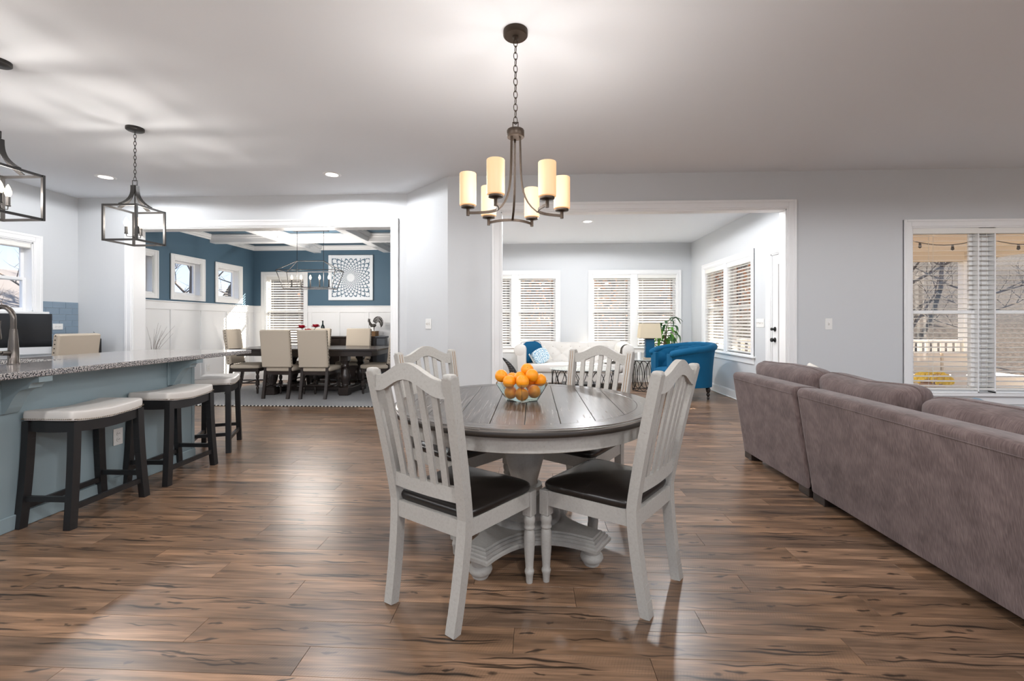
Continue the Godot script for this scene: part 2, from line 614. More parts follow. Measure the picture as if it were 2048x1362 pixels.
	tt.albedo_texture = lut_tex(tb, 512, 512, [[0.1, c8(48, 44, 40)], [0.42, c8(74, 69, 65)], [0.6, c8(92, 86, 81)], [0.9, c8(126, 119, 113)]])
	var te := mat("table_edge", c8(46, 40, 35), 0.35)
	te.roughness = 0.35
	# chenille of the sofa: mottled nap over a fine weave
	var s1 := noise_bytes(512, 0.012, 61, FastNoiseLite.TYPE_SIMPLEX_SMOOTH, 4)
	var s2 := upright(512, 0.42, 62)
	var sd := PackedByteArray(); sd.resize(512 * 512)
	for k in 512 * 512:
		sd[k] = clampi(int(0.42 * s1[k] + 0.58 * s2[k]), 0, 255)
	var so := mat("chenille", Color.WHITE, 0.95, 0.0, 0.25)
	tri_planar(so, lut_tex(sd, 512, 512, [[0.2, c8(84, 71, 69)], [0.5, c8(106, 91, 89)], [0.8, c8(128, 112, 109)]]), Vector3(0.9, 0.9, 0.9), true)
	relief(so, grey_tex(s2, 512, 512), 0.12)
	so.rim_enabled = true; so.rim = 0.35; so.rim_tint = 0.6
	# woven rug, grey and cream flecks
	var r1 := noise_bytes(512, 0.16, 71, FastNoiseLite.TYPE_SIMPLEX, 2)
	var rg := mat("rug", Color.WHITE, 0.95, 0.0, 0.2)
	tri_planar(rg, lut_tex(r1, 512, 512, [[0.22, c8(58, 62, 70)], [0.42, c8(120, 122, 128)], [0.58, c8(188, 187, 186)], [0.8, c8(220, 217, 212)]]), Vector3(0.9, 0.9, 2.2), true)
	relief(rg, grey_tex(r1, 512, 512), 0.4)
	# leaf litter and woods
	var l1 := noise_bytes(512, 0.08, 81, FastNoiseLite.TYPE_SIMPLEX, 4)
	var lg := mat("litter", Color.WHITE, 1.0, 0.0, 0.1)
	tri_planar(lg, lut_tex(l1, 512, 512, [[0.2, c8(38, 31, 27)], [0.5, c8(62, 52, 46)], [0.8, c8(92, 80, 71)]]), Vector3.ONE * 0.16, true)
	# printed pillow
	var p1 := noise_bytes(256, 0.06, 91, FastNoiseLite.TYPE_CELLULAR, 2)
	var pp := mat("print_fabric", Color.WHITE, 0.85)
	tri_planar(pp, lut_tex(p1, 256, 256, [[0.3, c8(36, 96, 134)], [0.42, c8(120, 176, 204)], [0.5, c8(226, 236, 240)], [1.0, c8(238, 243, 245)]]), Vector3.ONE * 4.0)
	# linen weave relief
	var w1 := noise_bytes(256, 0.3, 95, FastNoiseLite.TYPE_SIMPLEX, 1)
	var wt := grey_tex(w1, 256, 256)
	for key in ["linen_chair", "white_fabric"]:
		relief(M[key], wt, 0.05)
		M[key].uv1_triplanar = true
		M[key].uv1_scale = Vector3.ONE * 3.0

# ---------------------------------------------------------------- windows and blinds
# A double-hung window: local x along the wall, y up from the opening's foot, z into the room; wall face at z 0.
func window_unit(nr: int, xf: Transform3D, w: float, h: float, thick: float, rail: float, cas := 0.085, fixed := false) -> Node3D:
	var o := Node3D.new()
	o.name = "window_%d" % nr
	add_child(o)
	o.transform = xf
	o.set_meta("kind", "structure")
	var hw := w * 0.5
	var zf := -thick + 0.045
	# jamb liner
	var b := MB.new()
	b.span(Vector3(-hw, 0, -thick), Vector3(-hw + 0.012, h, 0))
	b.span(Vector3(hw - 0.012, 0, -thick), Vector3(hw, h, 0))
	b.span(Vector3(-hw, h - 0.012, -thick), Vector3(hw, h, 0))
	b.span(Vector3(-hw, 0, -thick), Vector3(hw, 0.012, 0))
	obj("jamb", b, M.trim, o)
	var parts := [[0.012, h - 0.012, zf]] if fixed else [[0.012, rail + 0.02, zf + 0.025], [rail - 0.02, h - 0.012, zf]]
	for p in parts:
		var s := MB.new()
		var x0 := -hw + 0.012
		var x1 := hw - 0.012
		var th := 0.034
		var z0: float = p[2] - 0.012
		var z1: float = p[2] + 0.012
		s.span(Vector3(x0, p[0], z0), Vector3(x0 + th, p[1], z1), 0.003)
		s.span(Vector3(x1 - th, p[0], z0), Vector3(x1, p[1], z1), 0.003)
		s.span(Vector3(x0 + th, p[0], z0), Vector3(x1 - th, p[0] + th, z1), 0.003)
		s.span(Vector3(x0 + th, p[1] - th, z0), Vector3(x1 - th, p[1], z1), 0.003)
		var so := obj("sash", s, M.trim, o)
		var g := MB.new()
		var zz: float = p[2]
		g.quad(Vector3(x0 + th, p[0] + th, zz), Vector3(x1 - th, p[0] + th, zz), Vector3(x1 - th, p[1] - th, zz), Vector3(x0 + th, p[1] - th, zz), Vector3.BACK)
		obj("pane", g, M.pane, so)
	return o

# moulded casing round a rectangle (u0..u1, v0..v1), in local x-y, standing out along +z
func casing(b: MB, u0: float, u1: float, v0: float, v1: float, cw: float, bottom := false) -> void:
	for st in [[0.0, 1.0, 0.012], [0.16, 0.86, 0.019], [0.70, 1.0, 0.024]]:
		var i0: float = cw * st[0]
		var i1: float = cw * st[1]
		var d: float = st[2]
		var lo := v0 - (i1 if bottom else 0.0)
		b.span(Vector3(u0 - i1, lo, -0.002), Vector3(u0 - i0, v1 + i1, d), 0.003)
		b.span(Vector3(u1 + i0, lo, -0.002), Vector3(u1 + i1, v1 + i1, d), 0.003)
		b.span(Vector3(u0 - i0, v1 + i0, -0.002), Vector3(u1 + i0, v1 + i1, d), 0.003)
		if bottom:
			b.span(Vector3(u0 - i0, v0 - i1, -0.002), Vector3(u1 + i0, v0 - i0, d), 0.003)

func stool_apron(b: MB, u0: float, u1: float, v: float, cw: float, deep := 0.05) -> void:
	b.span(Vector3(u0 - cw - 0.03, v - 0.028, -0.10), Vector3(u1 + cw + 0.03, v, deep), 0.006)
	b.span(Vector3(u0 - cw, v - 0.115, -0.002), Vector3(u1 + cw, v - 0.028, 0.017), 0.004)

# slatted blind: local x along the wall, hung from y = 0 downwards
func blind(label: String, at: Vector3, turn: float, w: float, drop: float, tilt: float, group: String, valance := 0.07) -> void:
	var t := thing("window_blind", label, "blind", at, turn, group)
	var b := MB.new()
	b.box(Vector3(0, -valance * 0.5, 0.006), Vector3(w, valance, 0.055), 0.004)
	obj("headrail", b, M.slat_white, t)
	var step := 0.0495
	var sm := MB.new()
	sm.box(Vector3.ZERO, Vector3(w - 0.006, 0.003, 0.05), 0.0, Basis(Vector3.RIGHT, tilt))
	var shared := sm.mesh()
	var k := 0
	while valance + 0.02 + k * step < drop - 0.04:
		var s := obj("slat", shared, M.slat_white, t)
		s.position.y = -(valance + 0.02 + k * step)
		k += 1
	b = MB.new()
	b.box(Vector3(0, -drop + 0.012, 0), Vector3(w - 0.004, 0.02, 0.052), 0.004)
	obj("bottom_rail", b, M.slat_white, t)
	for x in [-w * 0.36, w * 0.36] + ([0.0] if w > 0.75 else []):
		var c := MB.new()
		for z in [-0.026, 0.026]:
			c.box(Vector3(x, -drop * 0.5, z), Vector3(0.003, drop - 0.04, 0.0015))
		obj("ladder_cord", c, M.cord, t)

func outlet(label: String, category: String, xf: Transform3D, gangs := 1, is_switch := false, flat := false) -> void:
	var t := thing("light_switch" if is_switch else "wall_outlet", label, category)
	t.transform = xf
	var w := 0.072 + 0.046 * (gangs - 1)
	var h := 0.116
	if flat:
		var q := w; w = h; h = q
	var b := MB.new()
	b.box(Vector3(0, 0, 0.003), Vector3(w, h, 0.006), 0.002)
	obj("cover_plate", b, M.plastic_white, t)
	if is_switch:
		for g in gangs:
			var x := (g - (gangs - 1) * 0.5) * 0.046
			b = MB.new()
			b.box(Vector3(x, 0.004, 0.011), Vector3(0.011, 0.022, 0.014), 0.002, Basis(Vector3.RIGHT, 0.5))
			obj("toggle", b, M.plastic_white, t)
			b = MB.new()
			b.box(Vector3(x, 0, 0.0062), Vector3(0.017, 0.03, 0.001))
			obj("toggle_slot", b, M.cord, t)
	else:
		for s in [-1.0, 1.0]:
			b = MB.new()
			var off := Vector3(s * 0.02, 0, 0.007) if flat else Vector3(0, s * 0.02, 0.007)
			b.lathe([Vector2(0, 0.0022), Vector2(0.0145, 0.0022), Vector2(0.016, 0)], 14, Transform3D(Basis(Vector3.RIGHT, PI / 2), off))
			var rc := obj("receptacle", b, M.plastic_white, t)
			b = MB.new()
			for sx in [-0.006, 0.006]:
				b.box(off + Vector3(sx, 0.002, 0.0024), Vector3(0.002, 0.009, 0.001))
			obj("slots", b, M.slot, rc)

func downlight(label: String, x: float, z: float, energy: float, group: String) -> void:
	var t := thing("recessed_light", label, "ceiling light", Vector3(x, HC, z), 0.0, group)
	var b := MB.new()
	b.lathe([Vector2(0.066, 0.0), Vector2(0.064, -0.004), Vector2(0.078, -0.007), Vector2(0.092, -0.003), Vector2(0.094, 0.0)], 28)
	obj("trim_ring", b, M.trim, t)
	b = MB.new()
	b.lathe([Vector2(0, -0.0035), Vector2(0.066, -0.003)], 28)
	obj("lens_light", b, M.downlight_lens, t)
	var l := SpotLight3D.new()
	l.name = "lamp"
	t.add_child(l, true)
	l.position = Vector3(0, -0.03, 0)
	l.rotation.x = -PI / 2
	l.spot_angle = 88.0
	l.spot_angle_attenuation = 0.12
	l.light_size = 0.06
	l.light_energy = energy
	l.light_color = c8(250, 252, 255)
	l.spot_range = 14.0
	l.spot_attenuation = 2.0
	l.shadow_enabled = true

# ---------------------------------------------------------------- the scene
func _ready() -> void:
	rng.seed = 20240
	set_camera_and_light()
	make_materials()
	build_shell()
	build_openings()
	build_dining_shell()
	build_breakfast_set()
	build_downlights()
	build_main_lights()
	build_island()
	build_kitchen()
	build_sofa()
	build_dining_set()
	build_sunroom_set()
	build_outside()

func set_camera_and_light() -> void:
	var cam := Camera3D.new()
	cam.name = "camera"
	add_child(cam)
	cam.position = Vector3(0, 1.175, 0)
	cam.rotation.y = atan(42.0 / F)
	cam.projection = Camera3D.PROJECTION_FRUSTUM
	cam.near = 0.05
	cam.far = 200.0
	cam.size = 2.0 * cam.near * 681.0 / F
	cam.frustum_offset = Vector2(0, -36.0 / F * cam.near)
	cam.current = true
	var we := WorldEnvironment.new()
	we.name = "environment"
	add_child(we)
	var e := Environment.new()
	e.background_mode = Environment.BG_SKY
	var sky := Sky.new()
	var sm := ProceduralSkyMaterial.new()
	sm.sky_top_color = c8(150, 184, 232)
	sm.sky_horizon_color = c8(214, 226, 242)
	sm.sky_curve = 0.12
	sm.ground_bottom_color = c8(120, 105, 92)
	sm.ground_horizon_color = c8(190, 185, 180)
	sm.sun_angle_max = 1.0
	sky.sky_material = sm
	e.sky = sky
	e.background_energy_multiplier = 1.25
	e.tonemap_mode = Environment.TONE_MAPPER_LINEAR
	e.tonemap_exposure = 1.45
	e.sdfgi_enabled = true
	e.ssao_enabled = true
	e.ssil_enabled = true
	we.environment = e
	var sun := DirectionalLight3D.new()
	sun.name = "sun"
	add_child(sun)
	sun.look_at_from_position(Vector3.ZERO, Vector3(-1.0, -0.83, 1.0), Vector3.UP)
	sun.light_energy = 7.0
	sun.light_color = c8(255, 244, 226)
	sun.light_angular_distance = 0.4
	sun.shadow_enabled = true

func build_downlights() -> void:
	# recessed ceiling lights: two in view over the island, one in the sunroom, the rest over the room behind the camera
	downlight("round white recessed light in ceiling beside lantern pendant near kitchen window", -4.60, -4.64, 1.0, "recessed ceiling lights")
	downlight("round white recessed light in ceiling in front of dining room opening", -2.127, -4.673, 1.3, "recessed ceiling lights")
	downlight("round white recessed light in the sunroom ceiling", 0.845, -7.03, 2.3, "recessed ceiling lights")
	downlight("round white recessed light in sunroom ceiling just inside the opening", -0.3, -5.6, 1.8, "recessed ceiling lights")
	downlight("round white recessed light in sunroom ceiling near the porch door", 1.7, -5.6, 1.7, "recessed ceiling lights")
	for x in [-4.6, -2.1, 0.4, 2.9, 5.3]:
		for z in [-0.3, 2.0]:
			downlight("round white recessed light in the ceiling behind the breakfast table", x, z, 1.8, "recessed lights of the living area")

# wall along x with openings [x0, x1, y0, y1]
func wall_x(called: String, x0: float, x1: float, z0: float, z1: float, ops: Array, m: Material) -> MeshInstance3D:
	var b := MB.new()
	var x := x0
	for o in ops:
		if o[0] > x:
			b.span(Vector3(x, 0, z0), Vector3(o[0], HC, z1))
		if o[2] > 0.0:
			b.span(Vector3(o[0], 0, z0), Vector3(o[1], o[2], z1))
		b.span(Vector3(o[0], o[3], z0), Vector3(o[1], HC, z1))
		x = o[1]
	b.span(Vector3(x, 0, z0), Vector3(x1, HC, z1))
	return struct(called, b, m)

func wall_z(called: String, z0: float, z1: float, x0: float, x1: float, ops: Array, m: Material) -> MeshInstance3D:
	var b := MB.new()
	var z := z0
	for o in ops:
		if o[0] > z:
			b.span(Vector3(x0, 0, z), Vector3(x1, HC, o[0]))
		if o[2] > 0.0:
			b.span(Vector3(x0, 0, o[0]), Vector3(x1, o[2], o[1]))
		b.span(Vector3(x0, o[3], o[0]), Vector3(x1, HC, o[1]))
		z = o[1]
	b.span(Vector3(x0, 0, z), Vector3(x1, HC, z1))
	return struct(called, b, m)

func build_shell() -> void:
	build_floor()
	var b := MB.new()
	b.span(Vector3(-5.9, HC, ZF - 0.16), Vector3(6.8, HC + 0.2, 4.2))
	struct("ceiling", b, M.ceiling)
	# outer walls
	wall_z("wall_left", -5.49, 4.0, XL - 0.15, XL, [[-4.90, -3.50, 1.30, 2.09]], M.wall)
	wall_z("wall_dining_left", ZF - 0.15, -5.49, XL - 0.15, XL, [[-8.518, -7.936, 1.628, 2.185], [-7.51, -6.936, 1.628, 2.185], [-6.53, -5.95, 1.628, 2.185]], M.blue_wall)
	wall_x("wall_dining_far", XL, -1.40, ZF - 0.15, ZF, [[-5.478, -4.671, 0.69, 2.128]], M.blue_wall)
	wall_x("wall_sunroom_far", -1.40, XS + 0.15, ZF - 0.15, ZF, [[-1.18, -0.428, 0.69, 2.125], [-0.296, 0.458, 0.69, 2.125], [1.176, 1.934, 0.69, 2.125], [2.055, 2.819, 0.69, 2.125]], M.wall)
	wall_z("wall_sunroom_right", ZF, ZA - 0.113, XS, XS + 0.15, [[-8.283, -7.458, 0.70, 2.125], [-7.366, -6.546, 0.70, 2.125], [-6.022, -5.10, 0.0, 2.062]], M.wall)
	wall_z("wall_partition", ZF, -5.55, -1.46, -1.34, [], M.wall)
	wall_x("wall_front", -0.914, 6.75, ZA - 0.113, ZA, [[-0.341, 2.623, 0.0, 2.352], [3.87, 5.34, 0.46, 2.14]], M.wall)
	wall_x("wall_dining_opening", XL, -1.534, ZB - 0.17, ZB, [[-5.009, -1.725, 0.0, 2.352]], M.wall)
	b = MB.new()
	var pl := PackedVector2Array([Vector2(-0.914, -4.79), Vector2(-1.534, -5.41), Vector2(-1.534, -5.58), Vector2(-0.914, -4.96)])
	b.prism(pl, 0.0, -HC, Transform3D(Basis(Vector3.RIGHT, PI / 2), Vector3.ZERO))
	struct("wall_angled", b, M.wall)
	wall_z("wall_right", ZA, 4.0, 6.6, 6.75, [[-3.6, -1.6, 0.5, 2.14]], M.wall)
	wall_x("wall_back", XL - 0.15, 6.75, 4.0, 4.15, [[-3.6, -1.8, 0.5, 2.14], [0.0, 2.4, 0.05, 2.14], [3.4, 5.4, 0.5, 2.14]], M.wall)

# boards laid along x; the 300 largest in view are parts, the rest one field
func build_floor() -> void:
	var root := Node3D.new()
	root.name = "floor"
	add_child(root)
	root.set_meta("kind", "structure")
	var b := MB.new()
	b.span(Vector3(-5.88, -0.30, ZF - 0.15), Vector3(6.75, -0.013, 4.15))
	obj("subfloor", b, M.slot, root)
	var L := 1.215
	var W := 0.1365
	var kinds := []
	var builders := []
	for k in 8:
		var p := MB.new()
		var hx := L * 0.5 - 0.0008
		var hz := W * 0.5 - 0.0008
		var bv := 0.0003
		var v0 := (k + 0.03) / 8.0
		var v1 := (k + 0.97) / 8.0
		var top := [Vector3(-hx + bv, 0, -hz + bv), Vector3(hx - bv, 0, -hz + bv), Vector3(hx - bv, 0, hz - bv), Vector3(-hx + bv, 0, hz - bv)]
		var rim := [Vector3(-hx, -bv, -hz), Vector3(hx, -bv, -hz), Vector3(hx, -bv, hz), Vector3(-hx, -bv, hz)]
		var uv := [Vector2(0, v0), Vector2(1, v0), Vector2(1, v1), Vector2(0, v1)]
		p.quad(top[0], top[1], top[2], top[3], Vector3.UP, uv[0], uv[1], uv[2], uv[3])
		for j in 4:
			var m := (j + 1) % 4
			var out: Vector3 = (rim[j] + rim[m]).normalized()
			p.quad(rim[j], rim[m], top[m], top[j], out + Vector3.UP, uv[j], uv[m], uv[m], uv[j])
			p.quad(rim[j], rim[m], rim[m] + Vector3.DOWN * 0.012, rim[j] + Vector3.DOWN * 0.012, out, uv[j], uv[m], uv[m], uv[j])
		builders.append(p)
		kinds.append(p.mesh())
	var list := []
	var row := 0
	var z := 4.0
	var th := atan(42.0 / F)
	while z > ZF - 0.1:
		var x := -5.88 - L * fposmod(row * 0.37 + rng.randf() * 0.12, 1.0) + L * 0.5
		while x < 6.75 + L * 0.5:
			var kk := rng.randi() % 8
			var flip := rng.randf() < 0.5
			var zc := z - W * 0.5
			var fx := x * cos(th) - zc * sin(th)
			var fz := -(x * sin(th) + zc * cos(th))
			var seen := fz > 1.0 and absf(fx) - L * 0.5 < fz * 1.14 and fz * 717.0 / F > 1.0
			list.append([fz * fz + fx * fx * 0.3 if seen else 999.0 + list.size() * 0.001, Vector3(x, 0, zc), kk, flip])
			x += L
		z -= W
		row += 1
	list.sort_custom(func(a, c): return a[0] < c[0])
	var rest := MB.new()
	for k in list.size():
		var it: Array = list[k]
		var q := Basis(Vector3.UP, PI if it[3] else 0.0)
		if k < 300 and it[0] < 900.0:
			var o := obj("floor_board", kinds[it[2]], M.floor_board, root)
			o.transform = Transform3D(q, it[1])
		else:
			rest.add(builders[it[2]], Transform3D(q, it[1]))
	obj("board_field", rest, M.floor_board, root).set_meta("kind", "stuff")

func base_run(b: MB, a: Vector3, c: Vector3, inward: Vector3) -> void:
	# baseboard along a wall foot from a to c
	var d := (c - a)
	var mid := (a + c) * 0.5
	var q := Basis(d.normalized(), Vector3.UP, d.normalized().cross(Vector3.UP))
	b.box(mid + Vector3(0, 0.06, 0) + inward * 0.007, Vector3(d.length(), 0.12, 0.014), 0.003, q)
	b.box(mid + Vector3(0, 0.127, 0) + inward * 0.005, Vector3(d.length(), 0.014, 0.010), 0.003, q)
	b.box(mid + Vector3(0, 0.009, 0) + inward * 0.020, Vector3(d.length(), 0.018, 0.014), 0.006, q)

func build_openings() -> void:
	var I := Basis.IDENTITY
	# cased openings
	var b := MB.new()
	casing(b, -0.341, 2.623, 0.0, 2.352, 0.095)
	b.span(Vector3(-0.341, 0, -0.118), Vector3(-0.331, 2.352, 0.002))
	b.span(Vector3(2.613, 0, -0.118), Vector3(2.623, 2.352, 0.002))
	b.span(Vector3(-0.341, 2.342, -0.118), Vector3(2.623, 2.352, 0.002))
	var o := struct("trim_1", b, M.trim)
	o.position = Vector3(0, 0, ZA)
	b = MB.new()
	casing(b, -5.009, -1.725, 0.0, 2.352, 0.09)
	b.span(Vector3(-5.009, 0, -0.175), Vector3(-4.999, 2.352, 0.002))
	b.span(Vector3(-1.735, 0, -0.175), Vector3(-1.725, 2.352, 0.002))
	b.span(Vector3(-5.009, 2.342, -0.175), Vector3(-1.725, 2.352, 0.002))
	o = struct("trim_2", b, M.trim)
	o.position = Vector3(0, 0, ZB)
	# baseboards
	b = MB.new()
	base_run(b, Vector3(-0.914, 0, ZA), Vector3(-0.44, 0, ZA), Vector3.BACK)
	base_run(b, Vector3(2.72, 0, ZA), Vector3(6.6, 0, ZA), Vector3.BACK)
	struct("baseboard_front", b, M.trim)
	b = MB.new()
	base_run(b, Vector3(-1.534, 0, ZB), Vector3(-0.914, 0, ZA), Vector3(-0.707, 0, 0.707))
	struct("baseboard_angled", b, M.trim)
	b = MB.new()
	base_run(b, Vector3(-1.34, 0, ZF), Vector3(XS, 0, ZF), Vector3.BACK)
	struct("baseboard_sunroom_far", b, M.trim)
	b = MB.new()
	base_run(b, Vector3(XS, 0, ZF), Vector3(XS, 0, -6.12), Vector3.LEFT)
	struct("baseboard_sunroom_right", b, M.trim)
	# sunroom windows on the far wall, in two pairs
	var nr := 1
	for p in [[-1.18, -0.428, -1.18, 0.458], [-0.296, 0.458, 0, 0], [1.176, 1.934, 1.176, 2.819], [2.055, 2.819, 0, 0], [-5.478, -4.671, -5.478, -4.671]]:
		var w: float = p[1] - p[0]
		var wn := window_unit(nr, Transform3D(I, Vector3((p[0] + p[1]) * 0.5, 0.69, ZF)), w, 1.436, 0.15, 0.715)
		if p[3] > p[2]:
			b = MB.new()
			var s: float = (p[0] + p[1]) * 0.5
			casing(b, p[2] - s, p[3] - s, 0.0, 1.436, 0.085)
			if nr < 5:
				var gap: float = -0.428 if nr == 1 else 1.934
				b.span(Vector3(gap - s, 0, -0.005), Vector3(gap - s + (0.132 if nr == 1 else 0.121), 1.436, 0.014), 0.003)
			stool_apron(b, p[2] - s, p[3] - s, 0.0, 0.085)
			obj("window_casing", b, M.trim, wn)
		nr += 1
	blind("white slatted blind in sunroom window hard against the left wall corner", Vector3(-0.804, 2.118, ZF - 0.045), 0, 0.735, 1.40, 0.55, "sunroom blinds")
	blind("white slatted blind in sunroom window behind the blue velvet pillow", Vector3(0.081, 2.118, ZF - 0.045), 0, 0.735, 1.40, 0.55, "sunroom blinds")
	blind("white slatted blind in sunroom window behind the sofa throw", Vector3(1.555, 2.118, ZF - 0.045), 0, 0.74, 1.40, 0.55, "sunroom blinds")
	blind("white slatted blind in sunroom window behind the blue table lamp", Vector3(2.437, 2.118, ZF - 0.045), 0, 0.745, 1.40, 0.55, "sunroom blinds")
	blind("white open slatted blind in the dining room window", Vector3(-5.0745, 2.12, ZF - 0.045), 0, 0.79, 1.41, 0.38, "")
	# sunroom right wall: two windows and the porch door
	var R := Basis(Vector3.UP, -PI / 2)
	for p in [[-8.283, -7.458], [-7.366, -6.546]]:
		var zc: float = (p[0] + p[1]) * 0.5
		var wn := window_unit(nr, Transform3D(R, Vector3(XS, 0.70, zc)), p[1] - p[0], 1.425, 0.15, 0.72)
		if nr == 6:
			b = MB.new()
			casing(b, p[0] - zc, -6.546 - zc, 0.0, 1.425, 0.09)
			b.span(Vector3(-7.458 - zc, 0, -0.005), Vector3(-7.366 - zc, 1.425, 0.014), 0.003)
			stool_apron(b, p[0] - zc, -6.546 - zc, 0.0, 0.09)
			obj("window_casing", b, M.trim, wn)
		nr += 1
	blind("white slatted blind in porch-side sunroom window behind the blue armchair", Vector3(XS + 0.035, 2.118, -7.8705), -PI / 2, 0.805, 1.39, 0.5, "porch-side blinds")
	blind("white slatted blind in porch-side sunroom window next to the door", Vector3(XS + 0.035, 2.118, -6.956), -PI / 2, 0.80, 1.39, 0.5, "porch-side blinds")
	build_door(R)
	# window behind the brown sofa, looking onto the porch
	for p in [[3.87, 4.53], [4.68, 5.34]]:
		var xc: float = (p[0] + p[1]) * 0.5
		var wn := window_unit(nr, Transform3D(I, Vector3(xc, 0.46, ZA)), p[1] - p[0], 1.68, 0.113, 0.82)
		if nr == 8:
			b = MB.new()
			casing(b, 3.87 - xc, 5.34 - xc, 0.0, 1.68, 0.085)
			b.span(Vector3(4.53 - xc, 0, -0.113), Vector3(4.68 - xc, 1.68, -0.062), 0.003)
			stool_apron(b, 3.87 - xc, 5.34 - xc, 0.0, 0.085, 0.07)
			obj("window_casing", b, M.trim, wn)
		nr += 1
	blind("wide white open slatted blind over the porch window behind the brown sofa", Vector3(4.605, 2.135, ZA - 0.03), 0, 1.45, 1.65, 0.14, "", 0.055)
	# dining windows high on the left wall
	var Lf := Basis(Vector3.UP, PI / 2)
	for p in [[-8.518, -7.936], [-7.51, -6.936], [-6.53, -5.95]]:
		var zc2: float = (p[0] + p[1]) * 0.5
		var wn2 := window_unit(nr, Transform3D(Lf, Vector3(XL, 1.628, zc2)), p[1] - p[0], 0.557, 0.15, 0.3, 0.085, true)
		b = MB.new()
		var hw: float = (p[1] - p[0]) * 0.5
		casing(b, -hw, hw, 0.0, 0.557, 0.088, true)
		obj("window_casing", b, M.trim, wn2)
		nr += 1
	# kitchen window
	var kw := window_unit(nr, Transform3D(Lf, Vector3(XL, 1.30, -4.20)), 1.40, 0.79, 0.15, 0.37)
	b = MB.new()
	casing(b, -0.70, 0.70, 0.0, 0.79, 0.088)
	b.span(Vector3(-0.82, -0.03, -0.10), Vector3(0.82, 0.0, 0.07), 0.006)
	obj("window_casing", b, M.trim, kw)
	b = MB.new()
	b.span(Vector3(-0.69, 0.72, -0.08), Vector3(0.69, 0.785, -0.005), 0.01)
	obj("raised_shade", b, M.slat_white, kw)
	nr += 1
	# windows behind the camera
	for p in [[Vector3(-2.7, 0.5, 4.0), PI, 1.8, 1.64], [Vector3(1.2, 0.05, 4.0), PI, 2.4, 2.09], [Vector3(4.4, 0.5, 4.0), PI, 2.0, 1.64], [Vector3(6.6, 0.5, -2.6), -PI / 2, 2.0, 1.64]]:
		var bw := window_unit(nr, Transform3D(Basis(Vector3.UP, p[1]), p[0]), p[2], p[3], 0.15, p[3] * 0.5)
		b = MB.new()
		casing(b, -p[2] * 0.5, p[2] * 0.5, 0.0, p[3], 0.085)
		obj("window_casing", b, M.trim, bw)
		nr += 1
	# switches and outlets on the walls
	outlet("white double toggle switch plate on the angled wall by the dining opening", "light switch", Transform3D(Basis(Vector3.UP, -PI / 4), Vector3(-1.183, 1.16, -5.059) + Vector3(-0.707, 0, 0.707) * 0.001), 2, true)
	outlet("white toggle switch plate on grey wall above the brown sofa", "light switch", Transform3D(I, Vector3(3.045, 1.16, ZA)), 1, true)
	outlet("white four-gang switch plate beside the sunroom door", "light switch", Transform3D(R, Vector3(XS, 1.168, -6.291)), 4, true)
	outlet("small white outlet low on the white dining room wainscot", "outlet", Transform3D(Lf, Vector3(XL + 0.012, 0.382, -7.672)))

func build_door(R: Basis) -> void:
	var d := Node3D.new()
	d.name = "door_1"
	add_child(d)
	d.set_meta("kind", "structure")
	d.transform = Transform3D(R, Vector3(XS, 0, -5.561))
	# local x runs towards +z in the world; hinge side near the opening wall
	var b := MB.new()
	var w := 0.461
	casing(b, -w, w, 0.0, 2.062, 0.09)
	b.span(Vector3(-w, 0, -0.15), Vector3(-w + 0.015, 2.062, 0.0))
	b.span(Vector3(w - 0.015, 0, -0.15), Vector3(w, 2.062, 0.0))
	b.span(Vector3(-w, 2.045, -0.15), Vector3(w, 2.062, 0.0))
	obj("door_casing", b, M.trim, d)
	b = MB.new()
	var x0 := -w + 0.017
	var x1 := w - 0.017
	b.span(Vector3(x0, 0.005, -0.06), Vector3(x0 + 0.11, 2.043, -0.015), 0.003)
	b.span(Vector3(x1 - 0.11, 0.005, -0.06), Vector3(x1, 2.043, -0.015), 0.003)
	b.span(Vector3(x0 + 0.11, 1.92, -0.06), Vector3(x1 - 0.11, 2.043, -0.015), 0.003)
	b.span(Vector3(x0 + 0.11, 0.005, -0.06), Vector3(x1 - 0.11, 0.25, -0.015), 0.003)
	for s in [[x0 + 0.11, x0 + 0.135, 0.25, 1.92], [x1 - 0.135, x1 - 0.11, 0.25, 1.92]]:
		b.span(Vector3(s[0], s[2], -0.065), Vector3(s[1], s[3], -0.008), 0.004)
	var leaf := obj("door_leaf", b, M.trim, d)
	b = MB.new()
	b.quad(Vector3(x0 + 0.135, 0.25, -0.04), Vector3(x1 - 0.135, 0.25, -0.04), Vector3(x1 - 0.135, 1.92, -0.04), Vector3(x0 + 0.135, 1.92, -0.04), Vector3.BACK)
	obj("pane", b, M.pane, leaf)
	for p in [[1.089, 0.020, "deadbolt"], [0.95, 0.028, "door_knob"]]:
		b = MB.new()
		var r: float = p[1]
		b.lathe([Vector2(0, 0.055), Vector2(r * 0.8, 0.053), Vector2(r, 0.040), Vector2(r * 0.8, 0.028), Vector2(0.011, 0.022), Vector2(0.011, 0.008), Vector2(0.030, 0.006), Vector2(0.032, 0.0)], 20, Transform3D(Basis(Vector3.RIGHT, PI / 2), Vector3(x0 + 0.055, p[0], -0.015)))
		obj(p[2], b, M.black, leaf)

